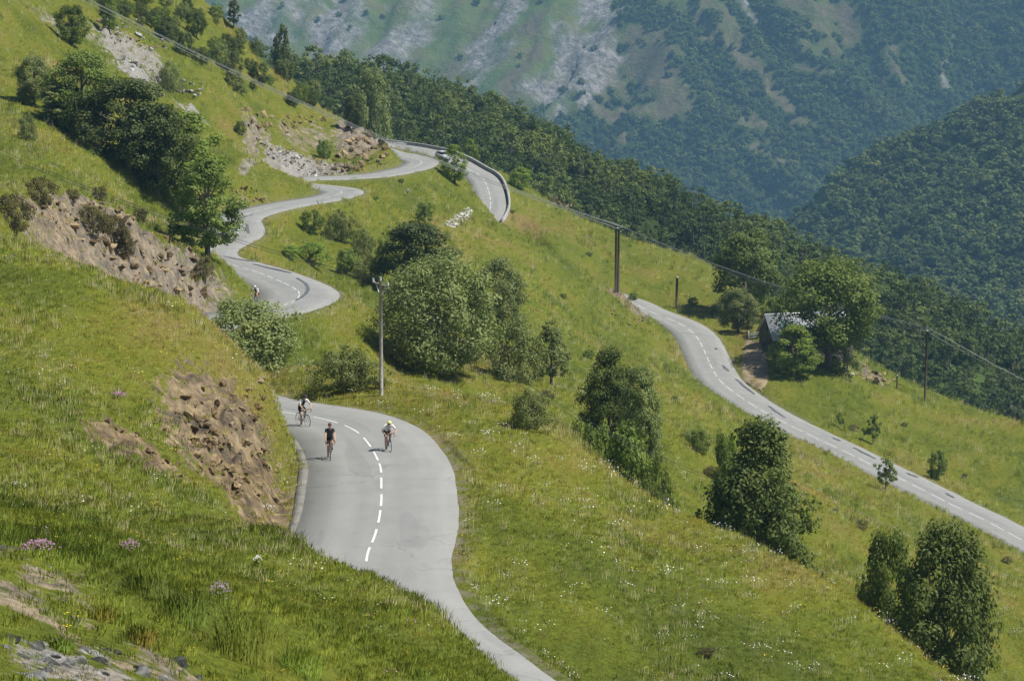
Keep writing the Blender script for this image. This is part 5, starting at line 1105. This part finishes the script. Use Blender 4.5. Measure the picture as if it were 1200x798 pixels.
bicycle(p, a, s, 'road bicycle under the bareheaded middle rider', M_CARB); rider(p, a, s, 'bareheaded cyclist in charcoal jersey sitting upright, middle of the three', J_G, J_G, M_SHORT, sh=(.08, 1.42), head=(.19, 1.62), hand=(.46, .21, .96), hair=HAIR)
p, a, s = on_road(455, 528.5, R(6))
bicycle(p, a, s, 'dark road bicycle under the yellow helmet rider', M_CARB); rider(p, a, s, 'cyclist in white jersey and yellow helmet crouched low, rightmost of the three', J_W, J_GR, S_R, sh=(.26, 1.26), head=(.45, 1.36), hand=(.50, .21, .86), helmet=H_Y)
p, a, s = on_road(300, 357, R(-6))
bicycle(p, a, s, 'blue road bicycle on the distant bend', M_BLUE); rider(p, a, s, 'far cyclist in white and black jersey on the distant bend', J_W, J_K, M_SHORT, sh=(.22, 1.32), head=(.38, 1.46), helmet=H_W)
# ------------------------------------------------------------------ flower clumps and tussocks that stand out in the foreground
def clump(px, py, w, h, mat, label, n=60, name='flower_clump', cat='flowers', size=.013, seed=0):
    p = at(px, py, 25, 120); r = np.random.default_rng(900 + seed); W = w * p.y / FPX; Hh = h * p.y / FPX; e = empty(name, p)
    V = []; F = []
    for k in range(n):
        a = r.uniform(0, 6.28); q = W / 2 * r.random() ** .6 * (1.25 if r.random() < .2 else 1); x0, y0 = q * math.cos(a), q * math.sin(a); z0 = Hh * (.75 + .35 * r.random()) * (1 - .4 * (q / (W / 2)) ** 2)
        c = np.array([[x0, y0, z0]] * 5) + r.normal(0, size * .6, (5, 3)); v, f = leaf_quads(c, np.array([[0, -.5, 1]] * 5) + r.normal(0, .4, (5, 3)), size, r); b = len(V); V += [tuple(t) for t in v]; F += [tuple(t + b) for t in f]
    MB().add(V, F).build('blossom', mat, e)
    g = tuft(int(901 + seed), 70, Hh * .95, W * .45, .009, .4); g.materials.append(M_BLD); link('leaves', g, None, e); tag(e, label, cat)
clump(46, 648, 44, 14, M_PINK, 'largest pink flower clump near the left edge', 120, seed=1); clump(152, 648, 26, 16, M_PINK, 'narrow pink flower clump right of the largest one', 60, seed=2)
clump(258, 708, 30, 26, plain('petal_lilac', (.34, .25, .30), .8, .1), 'lilac flower clump in the tall dark grass', 70, seed=3); clump(302, 664, 12, 14, M_WHITE, 'single white umbel flower head in the foreground grass', 26, seed=4)
clump(140, 470, 20, 8, M_PINK, 'small pink clump above the earth scar', 40, seed=5, size=.03); clump(312, 497, 22, 12, M_WHITE, 'white flowers on the lip of the rocky cutting', 40, seed=6, size=.016); clump(20, 575, 24, 10, M_WHITE, 'white flowers at the left edge of the foreground slope', 30, seed=7, size=.01)
for k, (px, py, w, h, lab) in enumerate(((175, 700, 60, 34, 'bright arching grass tussock left of the lilac flowers'), (215, 735, 70, 40, 'dark green tussock below the lilac flowers'), (285, 775, 90, 60, 'big dark tussock at the bottom of the foreground'), (350, 790, 70, 36, 'dark tussock right of the big one at the bottom edge'), (120, 730, 40, 20, 'straw coloured tussock above the corner rocks'), (70, 760, 40, 18, 'low leafy tussock between the corner rocks'), (165, 760, 44, 22, 'tawny tussock right of the corner rocks'))):
    p = at(px, py, 25, 120); W = w * p.y / FPX; Hh = h * p.y / FPX; g = tuft(950 + k, 240, Hh, W * .4, .008, .6); g.materials.append(M_BLY if 'straw' in lab or 'tawny' in lab else M_BLD); e = empty('grass_tussock', p); link('blades', g, None, e); tag(e, lab, 'tussock')
